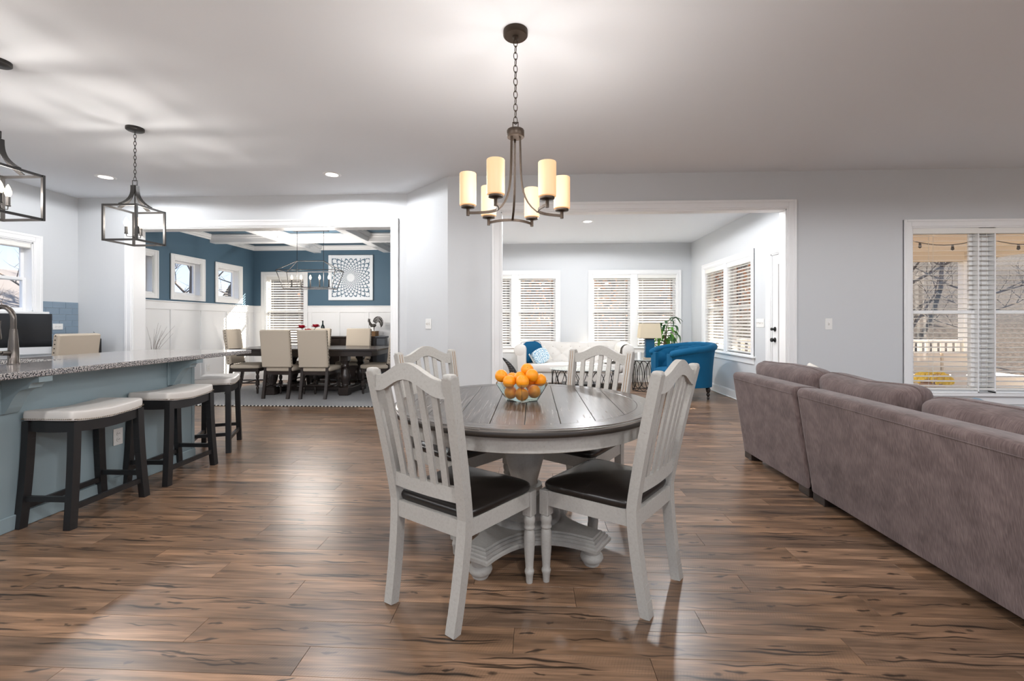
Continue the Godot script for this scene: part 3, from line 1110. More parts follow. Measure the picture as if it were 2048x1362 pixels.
func build_dining_shell() -> void:
	# board-and-batten wainscot
	var top := 1.51
	var b := MB.new()
	b.span(Vector3(XL, 0, ZF), Vector3(XL + 0.006, top, -5.58))
	var lf := struct("trim_3", b, M.trim)
	b = MB.new()
	b.span(Vector3(XL, top - 0.13, ZF), Vector3(XL + 0.022, top - 0.005, -5.58), 0.003)
	b.span(Vector3(XL, top - 0.012, ZF), Vector3(XL + 0.04, top + 0.006, -5.58), 0.004)
	obj("chair_rail", b, M.trim, lf)
	b = MB.new()
	b.span(Vector3(XL, 0, ZF), Vector3(XL + 0.024, 0.14, -5.58), 0.003)
	obj("skirting", b, M.trim, lf)
	for z in [-5.62, -6.23, -6.88, -7.53, -8.18, -8.83]:
		b = MB.new()
		b.span(Vector3(XL, 0.14, z - 0.04), Vector3(XL + 0.022, top - 0.13, z + 0.04), 0.003)
		obj("batten", b, M.trim, lf)
	for seg in [[XL, -5.565, 4], [-4.585, -1.46, 5]]:
		b = MB.new()
		b.span(Vector3(seg[0], 0, ZF), Vector3(seg[1], top, ZF + 0.006))
		var far := struct("trim_%d" % seg[2], b, M.trim)
		b = MB.new()
		b.span(Vector3(seg[0], top - 0.13, ZF), Vector3(seg[1], top - 0.005, ZF + 0.022), 0.003)
		b.span(Vector3(seg[0], top - 0.012, ZF), Vector3(seg[1], top + 0.006, ZF + 0.04), 0.004)
		obj("chair_rail", b, M.trim, far)
		b = MB.new()
		b.span(Vector3(seg[0], 0, ZF), Vector3(seg[1], 0.14, ZF + 0.024), 0.003)
		obj("skirting", b, M.trim, far)
		if seg[2] == 5:
			for x in [-4.54, -3.957, -3.358, -2.76, -2.16, -1.53]:
				b = MB.new()
				b.span(Vector3(x - 0.04, 0.14, ZF), Vector3(x + 0.04, top - 0.13, ZF + 0.022), 0.003)
				obj("batten", b, M.trim, far)
	b = MB.new()
	b.span(Vector3(-5.565, 0, ZF), Vector3(-4.585, 0.575, ZF + 0.006))
	b.span(Vector3(-5.565, 0, ZF), Vector3(-4.585, 0.14, ZF + 0.024), 0.003)
	struct("trim_6", b, M.trim)
	# coffered ceiling: blue fields, white beams with crown steps
	b = MB.new()
	b.span(Vector3(XL, HC - 0.012, ZF), Vector3(-1.46, HC, -5.58))
	var cf := struct("trim_7", b, M.blue_wall)
	cf.set_meta("label", "blue ceiling fields of the coffered dining room ceiling")
	var bot := 2.59
	for x in [-4.385, -2.95]:
		b = MB.new()
		b.span(Vector3(x - 0.075, bot, ZF), Vector3(x + 0.075, HC - 0.012, -5.58), 0.004)
		for s in [-1.0, 1.0]:
			b.span(Vector3(x + s * 0.075, HC - 0.075, ZF), Vector3(x + s * 0.115, HC - 0.012, -5.58), 0.006)
			b.span(Vector3(x + s * 0.075, HC - 0.045, ZF), Vector3(x + s * 0.15, HC - 0.012, -5.58), 0.006)
		obj("beam", b, M.trim, cf)
	for z in [-7.80, -6.45]:
		b = MB.new()
		b.span(Vector3(XL, bot + 0.002, z - 0.075), Vector3(-1.46, HC - 0.012, z + 0.075), 0.004)
		for s in [-1.0, 1.0]:
			b.span(Vector3(XL, HC - 0.073, z + s * 0.075), Vector3(-1.46, HC - 0.012, z + s * 0.115), 0.006)
			b.span(Vector3(XL, HC - 0.043, z + s * 0.075), Vector3(-1.46, HC - 0.012, z + s * 0.15), 0.006)
		obj("beam", b, M.trim, cf)
	b = MB.new()
	for st in [[0.022, 0.098], [0.055, 0.07], [0.09, 0.042]]:
		b.span(Vector3(XL, HC - st[1], ZF), Vector3(-1.46, HC - 0.012, ZF + st[0]), 0.005)
		b.span(Vector3(XL, HC - st[1], ZF), Vector3(XL + st[0], HC - 0.012, -5.58), 0.005)
	obj("crown", b, M.trim, cf)

# ---------------------------------------------------------------- breakfast table, chairs, fruit
const TC := Vector3(-0.045, 0, -2.405)

func circle(r: float, segs: int, c := Vector2.ZERO) -> PackedVector2Array:
	var p := PackedVector2Array()
	for k in segs:
		p.append(c + Vector2(cos(TAU * k / segs), sin(TAU * k / segs)) * r)
	return p

const FLAT := Basis(Vector3(1, 0, 0), Vector3(0, 0, 1), Vector3(0, -1, 0))   # local xy on the floor plane (y -> z), local z downwards

func build_breakfast_set() -> void:
	var t := thing("round_dining_table", "round pedestal table with grey-brown plank top and distressed white base", "table", TC)
	var R := 0.683
	var ri := 0.580
	# plank top: local x-z plane at 0.76
	var edges := [-0.66, -0.43, -0.285, -0.133, 0.011, 0.159, 0.309, 0.458, 0.66]
	var disc := circle(ri - 0.0012, 96)
	for k in 8:
		var strip := PackedVector2Array([Vector2(edges[k] + 0.0012, -1), Vector2(edges[k + 1] - 0.0012, -1), Vector2(edges[k + 1] - 0.0012, 1), Vector2(edges[k] + 0.0012, 1)])
		var parts := Geometry2D.intersect_polygons(strip, disc)
		if parts.is_empty():
			continue
		var b := MB.new()
		b.prism(parts[0], 0.022, 0.0, Transform3D(FLAT, Vector3(0, 0.760, 0)), 0.0012)
		for j in b.v.size():
			b.t[j] = Vector2(b.v[j].z * 0.8 + 0.13 * k, b.v[j].x * 1.6 + 0.37 * k)
		obj("top_plank", b, M.table_wood, t)
	for q in 6:
		# curved border segments
		var b := MB.new()
		var a0 := TAU * q / 6.0 + 0.26
		var seg := 18
		var prof := [[ri, 0.738], [ri, 0.7595], [ri + 0.0015, 0.7605], [R - 0.022, 0.7605], [R - 0.016, 0.757], [R - 0.008, 0.757], [R, 0.751], [R + 0.002, 0.742], [R, 0.733], [R - 0.006, 0.728], [ri, 0.728]]
		for j in seg:
			var p0 := a0 + TAU / 6.0 * j / seg
			var p1 := a0 + TAU / 6.0 * (j + 1) / seg
			for m in prof.size() - 1:
				var A: Array = prof[m]
				var B: Array = prof[m + 1]
				var mid := Vector3(cos((p0 + p1) * 0.5), 0, sin((p0 + p1) * 0.5))
				var hint: Vector3 = mid * (B[1] - A[1]) * -1.0 + Vector3.UP * (B[0] - A[0])
				if m == 0:
					hint = -mid
				var pa := Vector3(cos(p0) * A[0], A[1], sin(p0) * A[0])
				var pb := Vector3(cos(p1) * A[0], A[1], sin(p1) * A[0])
				var pc := Vector3(cos(p1) * B[0], B[1], sin(p1) * B[0])
				var pd := Vector3(cos(p0) * B[0], B[1], sin(p0) * B[0])
				b.quad(pa, pb, pc, pd, hint, Vector2(p0 * 0.55, A[0] * 1.6), Vector2(p1 * 0.55, A[0] * 1.6), Vector2(p1 * 0.55, B[0] * 1.6), Vector2(p0 * 0.55, B[0] * 1.6))
		obj("top_border", b, M.table_wood, t)
	var b := MB.new()
	b.lathe([Vector2(0, 0.729), Vector2(R - 0.004, 0.729), Vector2(R + 0.0025, 0.735), Vector2(R + 0.0035, 0.743), Vector2(R + 0.0015, 0.7505), Vector2(R - 0.004, 0.7505)], 96)
	obj("dark_edge", b, M.table_edge, t)
	b = MB.new()
	b.lathe([Vector2(0.0, 0.655), Vector2(R - 0.055, 0.655), Vector2(R - 0.045, 0.66), Vector2(R - 0.045, 0.729)], 96)
	obj("apron", b, M.old_paint, t)
	b = MB.new()
	b.lathe([Vector2(0.185, 0.655), Vector2(0.185, 0.635), Vector2(0.150, 0.610), Vector2(0.128, 0.56), Vector2(0.108, 0.48), Vector2(0.086, 0.40), Vector2(0.068, 0.335), Vector2(0.072, 0.325), Vector2(0.092, 0.318), Vector2(0.095, 0.300), Vector2(0.082, 0.288), Vector2(0.085, 0.272), Vector2(0.120, 0.262), Vector2(0.158, 0.236), Vector2(0.172, 0.205), Vector2(0.160, 0.178), Vector2(0.180, 0.172), Vector2(0.192, 0.160), Vector2(0.192, 0.150)], 48)
	obj("pedestal", b, M.old_paint, t)
	# four-armed platform with concave sides and stepped moulding
	var arms := 4
	var rot := deg_to_rad(31.0)
	var plat := func(grow: float) -> PackedVector2Array:
		var p := PackedVector2Array()
		for k in arms:
			var a := rot + TAU * k / arms
			var d := Vector2(cos(a), sin(a))
			var s := Vector2(-d.y, d.x)
			var tip := 0.425 + grow
			var hw := 0.062 + grow
			p.append(d * tip - s * hw)
			p.append(d * tip + s * hw)
			# concave curve to the next arm
			var d2 := Vector2(cos(a + TAU / arms), sin(a + TAU / arms))
			var s2 := Vector2(-d2.y, d2.x)
			var e0 := d * tip + s * hw
			var e1 := d2 * tip - s2 * hw
			var ctrl := (d + d2).normalized() * (0.075 + grow * 0.8)
			for m in range(1, 12):
				var u := m / 12.0
				p.append(e0 * (1 - u) * (1 - u) + ctrl * 2.0 * u * (1 - u) + e1 * u * u)
		return p
	b = MB.new()
	for lv in [[0.025, 0.098, 0.118, 0.006], [0.014, 0.116, 0.131, 0.005], [0.004, 0.129, 0.143, 0.004], [-0.008, 0.141, 0.152, 0.004]]:
		b.prism(plat.call(lv[0]), -lv[1], -lv[2], Transform3D(FLAT, Vector3.ZERO), lv[3])
	obj("platform", b, M.old_paint, t)
	for k in 4:
		var a := rot + TAU * k / 4.0
		b = MB.new()
		b.lathe([Vector2(0, 0.0), Vector2(0.036, 0.0), Vector2(0.040, 0.008), Vector2(0.040, 0.012), Vector2(0.050, 0.022), Vector2(0.056, 0.036), Vector2(0.052, 0.050), Vector2(0.041, 0.058), Vector2(0.043, 0.064), Vector2(0.050, 0.085), Vector2(0.052, 0.10)], 24, Transform3D(Basis.IDENTITY, Vector3(cos(a) * 0.385, 0, sin(a) * 0.385)))
		obj("bun_foot", b, M.old_paint, t)
	build_chairs()
	build_fruit()

func build_chairs() -> void:
	# local: -z towards the table, +z backwards
	var t := thing("slat_back_chair", "distressed white slat-back chair seen from behind, right rear leg by the floor's front", "chair", Vector3.ZERO, 0.0, "breakfast chairs")
	var P := func(s: float, y: float) -> Vector3:
		# centre line of a back post
		var zz: float
		if y < 0.42:
			zz = 0.19 + 0.05 * pow(1.0 - y / 0.42, 1.6)
		else:
			var u := (y - 0.42) / 0.57
			zz = 0.19 + 0.115 * pow(u, 1.15)
		return Vector3(s * (0.174 + 0.018 * minf(y / 0.42, 1.0) + 0.024 * clampf((y - 0.42) / 0.57, 0.0, 1.0)), y, zz)
	for s in [-1.0, 1.0]:
		var b := MB.new()
		var pts := []
		for k in 17:
			pts.append(P.call(s, 0.975 * k / 16.0))
		for k in 16:
			var w0 := 0.046 if k < 1 else 0.048
			b.bar(pts[k] + Vector3.DOWN * (0.0 if k == 0 else 0.0015), pts[k + 1] + Vector3.UP * 0.0015, Vector2(0.044, 0.042 if k > 2 else 0.040), Vector2(0.044, 0.042), Vector3.RIGHT)
		b.pillow(P.call(s, 0.976), Vector3(0.022, 0.014, 0.0212), 0.5, 0.6, Basis.IDENTITY, 16, 8)
		var post := obj("back_post", b, M.old_paint, t)
		# grooves on the face towards the table
		b = MB.new()
		for gx in [-0.008, 0.008]:
			for k in range(8, 16):
				b.bar(pts[k] + Vector3(gx, 0, -0.0215), pts[k + 1] + Vector3(gx, 0, -0.0215), Vector2(0.0035, 0.002), Vector2(0.0035, 0.002), Vector3.RIGHT)
		obj("groove", b, M.wicker, post)
	var zb := func(y: float) -> float:
		return P.call(1.0, y).z
	# crest rail: serpentine top and arched underside
	var b := MB.new()
	var n := 28
	var crest := func(u: float, dz: float, top: bool) -> Vector3:
		var x := (u - 0.5) * 2.0
		var rise := 0.5 + 0.5 * cos(clampf(x / 0.92, -1.0, 1.0) * PI)
		var y := (0.962 + 0.058 * rise) if top else (0.898 + 0.058 * rise - 0.0)
		return Vector3(x * 0.197, y, zb.call(0.94) + 0.016 * (1.0 - x * x) + dz)
	for k in n:
		var u0 := float(k) / n
		var u1 := float(k + 1) / n
		for dz in [-0.013, 0.013]:
			b.quad(crest.call(u0, dz, false), crest.call(u1, dz, false), crest.call(u1, dz, true), crest.call(u0, dz, true), Vector3(0, 0, dz))
		b.quad(crest.call(u0, -0.013, true), crest.call(u1, -0.013, true), crest.call(u1, 0.013, true), crest.call(u0, 0.013, true), Vector3.UP)
		b.quad(crest.call(u0, -0.013, false), crest.call(u1, -0.013, false), crest.call(u1, 0.013, false), crest.call(u0, 0.013, false), Vector3.DOWN)
	obj("crest_rail", b, M.old_paint, t)
	b = MB.new()
	for k in 10:
		var x0 := -0.19 + 0.038 * k
		var c0: float = 0.012 * (1.0 - pow(x0 / 0.19, 2))
		var c1: float = 0.012 * (1.0 - pow((x0 + 0.038) / 0.19, 2))
		b.bar(Vector3(x0, 0.515, zb.call(0.515) + c0), Vector3(x0 + 0.038, 0.515, zb.call(0.515) + c1), Vector2(0.056, 0.022), Vector2(0.056, 0.022), Vector3.UP)
	obj("lower_back_rail", b, M.old_paint, t)
	for k in 5:
		b = MB.new()
		var u := (k - 2) / 2.0
		var rise := 0.5 + 0.5 * cos(u * 0.66 * 2.0 / 0.92 * 0.5 * PI)
		var y1 := 0.915 + 0.050 * rise
		var bow := 0.013 * (1.0 - u * u * 0.5)
		var prev := Vector3(u * 0.118, 0.535, zb.call(0.535) + bow)
		for m in range(1, 7):
			var y: float = lerpf(0.535, y1, m / 6.0)
			var cur := Vector3(u * lerpf(0.118, 0.132, m / 6.0), y, zb.call(y) + bow)
			b.bar(prev, cur, Vector2(0.031, 0.011), Vector2(0.031, 0.011), Vector3.RIGHT)
			prev = cur
		obj("back_slat", b, M.old_paint, t)
	# seat rails
	b = MB.new()
	b.bar(Vector3(-0.175, 0.385, 0.195), Vector3(0.175, 0.385, 0.195), Vector2(0.066, 0.024), Vector2(0.066, 0.024), Vector3.UP)
	b.bar(Vector3(-0.22, 0.385, -0.215), Vector3(0.22, 0.385, -0.215), Vector2(0.066, 0.024), Vector2(0.066, 0.024), Vector3.UP)
	for s in [-1.0, 1.0]:
		b.bar(Vector3(s * 0.225, 0.385, -0.20), Vector3(s * 0.192, 0.385, 0.19), Vector2(0.066, 0.024), Vector2(0.066, 0.024), Vector3.UP)
	obj("seat_frame", b, M.old_paint, t)
	# padded seat: domed, sides tucked under
	b = MB.new()
	var seat := func(u: float, w: float) -> Vector3:
		var a := -PI + TAU * u
		var ex := 0.22
		var cx: float = signf(cos(a)) * pow(absf(cos(a)), ex)
		var cz: float = signf(sin(a)) * pow(absf(sin(a)), ex)
		var r: float
		var y: float
		if w < 0.25:
			r = 0.965 + 0.035 * sin(w / 0.25 * PI / 2)
			y = 0.416 + 0.024 * (w / 0.25)
		else:
			var q := (w - 0.25) / 0.75
			r = cos(q * PI / 2)
			y = 0.440 + 0.046 * sin(q * PI / 2)
		var half := lerpf(0.242, 0.208, (cz * r + 1.0) * 0.5)
		return Vector3(cx * r * half, y, -0.022 + cz * r * 0.215)
	b.surf(56, 18, seat, true)
	obj("seat_pad", b, M.dark_leather, t)
	for s in [-1.0, 1.0]:
		b = MB.new()
		var xf := Transform3D(Basis.IDENTITY, Vector3(s * 0.222, 0, -0.215))
		b.box(xf.origin + Vector3(0, 0.362, 0), Vector3(0.047, 0.112, 0.047), 0.003)
		b.lathe([Vector2(0, 0.0), Vector2(0.0145, 0.0), Vector2(0.0175, 0.036), Vector2(0.0195, 0.040), Vector2(0.0215, 0.050), Vector2(0.0205, 0.058), Vector2(0.0175, 0.062), Vector2(0.0185, 0.085), Vector2(0.022, 0.13), Vector2(0.0245, 0.175), Vector2(0.025, 0.205), Vector2(0.0235, 0.228), Vector2(0.019, 0.242), Vector2(0.0245, 0.247), Vector2(0.0255, 0.252), Vector2(0.0225, 0.258), Vector2(0.0215, 0.265), Vector2(0.0255, 0.275), Vector2(0.027, 0.288), Vector2(0.0245, 0.300), Vector2(0.0215, 0.306)], 20, xf)
		obj("front_leg", b, M.old_paint, t)
	var spots := [
		[122.5, "distressed white slat-back chair whose crest hides the far-left chair's legs, beside stool-side floor"],
		[36.5, "distressed white slat-back chair on the table side towards the brown sofa"],
		[307.0, "distressed white slat-back chair on the table side towards the sunroom sofa"],
		[218.5, "distressed white slat-back chair on the table side towards the dining room"]]
	spots[0][1] = "distressed white slat-back chair on the table side towards the kitchen island"
	for k in 4:
		var a := deg_to_rad(spots[k][0])
		var d := Vector3(cos(a), 0, sin(a))
		var dist := 0.51 if k < 2 else 0.535
		var turn := atan2(d.x, d.z)
		if k == 0:
			t.position = TC + d * dist
			t.rotation.y = turn
			t.set_meta("label", spots[k][1])
		else:
			dup(t, spots[k][1], TC + d * dist, turn, "breakfast chairs")

func build_fruit() -> void:
	# six-sided glass bowl
	var c := Vector3(-0.058, 0.7605, -2.425)
	var t := thing("glass_bowl", "clear six-sided glass bowl of oranges on the round table", "bowl", c)
	var b := MB.new()
	var rb := 0.093
	var rt := 0.158
	var h := 0.098
	var th := 0.0045
	var rot := PI / 2
	for k in 6:
		var a0 := rot + TAU * k / 6.0
		var a1 := rot + TAU * (k + 1) / 6.0
		var d0 := Vector3(cos(a0), 0, sin(a0))
		var d1 := Vector3(cos(a1), 0, sin(a1))
		var out := (d0 + d1).normalized()
		var up := Vector3.UP
		b.quad(d0 * rb, d1 * rb, d1 * rt + up * h, d0 * rt + up * h, out)
		b.quad(d0 * (rb - th) + up * th, d1 * (rb - th) + up * th, d1 * (rt - th) + up * h, d0 * (rt - th) + up * h, -out)
		b.quad(d0 * rt + up * h, d1 * rt + up * h, d1 * (rt - th) + up * h, d0 * (rt - th) + up * h, up)
		b.tri(Vector3.ZERO, d0 * rb, d1 * rb, -up, -up, -up)
		b.tri(up * th, d0 * (rb - th) + up * th, d1 * (rb - th) + up * th, up, up, up)
	obj("bowl_body", b, M.bowl_glass, t)
	# oranges heaped in the bowl
	var spots := [
		[-0.171, 0.886, -2.43, "orange resting on the bowl rim away from the others"],
		[-0.0317, 0.9185, -2.4505, "topmost orange of the pile"],
		[-0.0058, 0.8939, -2.391, "orange leaning against the topmost one, towards the brown sofa"],
		[-0.1254, 0.863, -2.3705, "orange in the middle layer, half behind the bowl rim, under the lone rim orange"],
		[-0.0546, 0.8677, -2.3433, "orange in the middle layer at the front of the pile"],
		[0.0378, 0.8645, -2.436, "orange at the bowl side towards the sofa, touching the rim"],
		[-0.1179, 0.802, -2.4025, "orange on the bowl floor, island side"],
		[-0.058, 0.7999, -2.3572, "orange on the bowl floor behind the front glass corner"],
		[0.005, 0.8074, -2.4, "orange on the bowl floor, sofa side"],
		[-0.113, 0.8673, -2.4638, "orange mostly hidden behind the middle layer, island side"],
		[-0.0704, 0.8776, -2.4101, "orange tucked under the topmost one"],
		[-0.0068, 0.8293, -2.4757, "orange at the far side of the bowl, low"]]
	var proto := MB.new()
	var r := 0.0347
	proto.surf(28, 18, func(u: float, w: float) -> Vector3:
		var a := -PI + TAU * u
		var bb := -PI / 2 + PI * w
		var dent := 0.0035 * exp(-pow((PI / 2 - bb) / 0.16, 2))
		return Vector3(cos(bb) * cos(a) * r, sin(bb) * r * 0.97 - dent, cos(bb) * sin(a) * r), true)
	var pm := proto.mesh()
	var stem := MB.new()
	stem.lathe([Vector2(0, 0.0311), Vector2(0.0035, 0.0306), Vector2(0.003, 0.0290)], 8)
	var sm := stem.mesh()
	for s in spots:
		var p := Vector3(s[0], s[1], s[2])
		var o := thing("orange", s[3], "orange", p, 0.0, "oranges in the glass bowl")
		o.rotation = Vector3(rng.randf_range(-1.2, 1.2), rng.randf() * TAU, rng.randf_range(-1.2, 1.2))
		obj("peel", pm, M.orange, o)
		obj("stem_end", sm, M.green_stem, o)

# ---------------------------------------------------------------- lamps over the room
func link(pts: Vector3, s: float, turn: float, wide := 0.5) -> Array:
	var out := []
	for k in 12:
		var a := TAU * k / 12
		out.append(pts + Basis(Vector3.UP, turn) * Vector3(cos(a) * s * wide, sin(a) * s, 0))
	return out

func chain(b: MB, top: Vector3, bottom: Vector3, s: float, wire: float) -> void:
	var n := int(round((top.y - bottom.y) / (s * 1.62)))
	for k in n:
		var p := bottom.lerp(top, (k + 0.5) / n)
		b.tube(link(p, s, (k % 2) * PI / 2 + 0.4), wire, 5, true)

func omni(parent: Node3D, at: Vector3, e: float, c: Color, size := 0.02) -> void:
	var l := OmniLight3D.new()
	l.name = "lamp"
	parent.add_child(l, true)
	l.position = at
	l.light_energy = e
	l.light_color = c
	l.light_size = size
	l.omni_range = 14.0
	l.omni_attenuation = 2.0
	l.shadow_enabled = true

func build_main_lights() -> void:
	var c := Vector3(-0.094, 0, -2.42)
	var t := thing("chandelier", "bronze six-light chandelier with frosted cylinder shades above the round table", "chandelier", c)
	var b := MB.new()
	b.lathe([Vector2(0, 2.712), Vector2(0.060, 2.712), Vector2(0.066, 2.718), Vector2(0.066, 2.743)], 36)
	b.lathe([Vector2(0, 2.690), Vector2(0.008, 2.690), Vector2(0.010, 2.700), Vector2(0.016, 2.706), Vector2(0.016, 2.713)], 16)
	obj("ceiling_canopy", b, M.bronze, t)
	b = MB.new()
	chain(b, Vector3(0, 2.695, 0), Vector3(0, 2.245, 0), 0.021, 0.0022)
	obj("chain", b, M.bronze, t)
	b = MB.new()
	b.lathe([Vector2(0, 2.170), Vector2(0.044, 2.170), Vector2(0.047, 2.174), Vector2(0.047, 2.206), Vector2(0.044, 2.211), Vector2(0, 2.211)], 32)
	for s in [-1.0, 1.0]:
		b.box(Vector3(s * 0.014, 2.231, 0), Vector3(0.005, 0.04, 0.010))
	b.box(Vector3(0, 2.250, 0), Vector3(0.033, 0.005, 0.010))
	obj("hub", b, M.bronze, t)
	var R := 0.255
	var ang := []
	for k in 6:
		ang.append(deg_to_rad(50.0 + 60.0 * k))   # measured from +x towards +z
	var warm := c8(255, 252, 249)
	for k in 6:
		var d := Vector3(cos(ang[k]), 0, sin(ang[k])) * R
		b = MB.new()
		b.lathe([Vector2(0, 1.793), Vector2(0.034, 1.793), Vector2(0.0435, 1.797), Vector2(0.0445, 1.806), Vector2(0.0445, 1.963), Vector2(0.043, 1.966), Vector2(0.0415, 1.963), Vector2(0.0415, 1.806)], 32, Transform3D(Basis.IDENTITY, d))
		obj("glass_shade", b, M.frosted_shade, t)
		b = MB.new()
		b.lathe([Vector2(0, 1.742), Vector2(0.009, 1.742), Vector2(0.009, 1.776), Vector2(0.012, 1.780), Vector2(0.036, 1.784), Vector2(0.037, 1.793), Vector2(0, 1.793)], 24, Transform3D(Basis.IDENTITY, d))
		obj("shade_cup", b, M.bronze, t)
		omni(t, d + Vector3(0, 1.89, 0), 0.09, warm, 0.035)
	for q in 3:
		# a flat strap falls from the hub and meets an arc that carries two shades
		var k0: int = [1, 3, 5][q]
		var a0: float = ang[k0]
		var a1: float = ang[(k0 + 1) % 6]
		var e0 := Vector3(cos(a0), 0, sin(a0)) * R
		var e1 := Vector3(cos(a1), 0, sin(a1)) * R
		var m := (e0 + e1) * 0.5
		var dir := m.normalized()
		var side := dir.cross(Vector3.UP)
		var pts := []
		for j in 13:
			var u := j / 12.0
			var rr := 0.026 + 0.012 * u + (0.125 - 0.038) * pow(u, 5.0)
			pts.append(dir * rr + Vector3(0, lerpf(2.172, 1.757, pow(u, 0.82)), 0))
		b = MB.new()
		b.strap(pts, 0.012, 0.007, side)
		obj("down_arm", b, M.bronze, t)
		pts = []
		for j in 13:
			var u := j / 12.0
			var p := e0 * (1 - u) * (1 - u) + dir * 0.05 * 2.0 * u * (1 - u) + e1 * u * u
			pts.append(p + Vector3(0, 1.757, 0))
		b = MB.new()
		b.strap(pts, 0.014, 0.006, Vector3.UP)
		obj("arc_arm", b, M.bronze, t)
	# lantern pendants over the island
	var p0 := lantern("black open lantern pendant with three candle bulbs near the dining opening", Vector3(-3.205, 0, -3.482))
	lantern("black open lantern pendant over the island sink end", Vector3(-3.205, 0, -2.55))
	lantern("black open lantern pendant over the near end of the island", Vector3(-3.205, 0, -1.618))

func lantern(label: String, c: Vector3) -> Node3D:
	var t := thing("lantern_pendant", label, "pendant light", c, 0.0, "lantern pendants over the island")
	var b := MB.new()
	b.lathe([Vector2(0, 2.716), Vector2(0.054, 2.718), Vector2(0.062, 2.724), Vector2(0.062, 2.743)], 32)
	obj("ceiling_canopy", b, M.black_metal, t)
	b = MB.new()
	chain(b, Vector3(0, 2.718, 0), Vector3(0, 2.318, 0), 0.018, 0.0021)
	obj("chain", b, M.black_metal, t)
	b = MB.new()
	for s in [-1.0, 1.0]:
		b.box(Vector3(s * 0.019, 2.300, 0), Vector3(0.005, 0.04, 0.006))
	b.box(Vector3(0, 2.319, 0), Vector3(0.043, 0.005, 0.006))
	b.box(Vector3(0, 2.281, 0), Vector3(0.043, 0.005, 0.006))
	obj("square_loop", b, M.black_metal, t)
	var w := 0.134
	var y0 := 1.812
	var y1 := 2.098
	var s := 0.015
	b = MB.new()
	for sx in [-1.0, 1.0]:
		for sz in [-1.0, 1.0]:
			b.box(Vector3(sx * w, (y0 + y1) * 0.5, sz * w), Vector3(s, y1 - y0, s))
	for y in [y0 + s * 0.5, y1 - s * 0.5]:
		for q in [-1.0, 1.0]:
			b.box(Vector3(0, y, q * w), Vector3(2 * w - s, s, s * 0.6))
			b.box(Vector3(q * w, y, 0), Vector3(s * 0.6, s, 2 * w - s))
	obj("cage", b, M.black_metal, t)
	for k in 4:
		var d: Vector3 = Basis(Vector3.UP, k * PI / 2) * Vector3(0, 0, 1)
		var pts := []
		for j in 12:
			var u := j / 11.0
			pts.append(d * (0.020 + (w - 0.024) * pow(u, 2.2)) + Vector3(0, lerpf(2.276, y1 + 0.004, pow(u, 0.75)), 0))
		b = MB.new()
		b.strap(pts, 0.034, 0.005, d.cross(Vector3.UP))
		obj("hood_strap", b, M.black_metal, t)
	b = MB.new()
	b.tube([Vector3(0, 2.283, 0), Vector3(0, 1.868, 0)], 0.0045, 8)
	b.lathe([Vector2(0, 1.845), Vector2(0.006, 1.848), Vector2(0.008, 1.858), Vector2(0.018, 1.864), Vector2(0.018, 1.880), Vector2(0.006, 1.884)], 16)
	obj("centre_stem", b, M.black_metal, t)
	for k in 3:
		var a := 0.5 + TAU * k / 3.0
		var d := Vector3(cos(a), 0, sin(a)) * 0.055
		b = MB.new()
		b.tube([Vector3(0, 1.872, 0), d * 0.5 + Vector3(0, 1.862, 0), d * 0.95 + Vector3(0, 1.866, 0), d + Vector3(0, 1.885, 0)], 0.003, 6)
		b.lathe([Vector2(0, 1.885), Vector2(0.012, 1.886), Vector2(0.013, 1.892), Vector2(0.0105, 1.894), Vector2(0.0105, 1.945), Vector2(0, 1.945)], 14, Transform3D(Basis.IDENTITY, d))
		obj("candle_arm", b, M.black_metal, t)
		b = MB.new()
		b.lathe([Vector2(0, 1.943), Vector2(0.009, 1.945), Vector2(0.0165, 1.966), Vector2(0.0165, 1.976), Vector2(0.010, 2.000), Vector2(0.004, 2.014), Vector2(0.0, 2.020)], 16, Transform3D(Basis.IDENTITY, d))
		obj("candle_bulb", b, M.bulb_glow, t)
		omni(t, d + Vector3(0, 1.975, 0), 0.085, c8(255, 248, 240), 0.015)
	return t

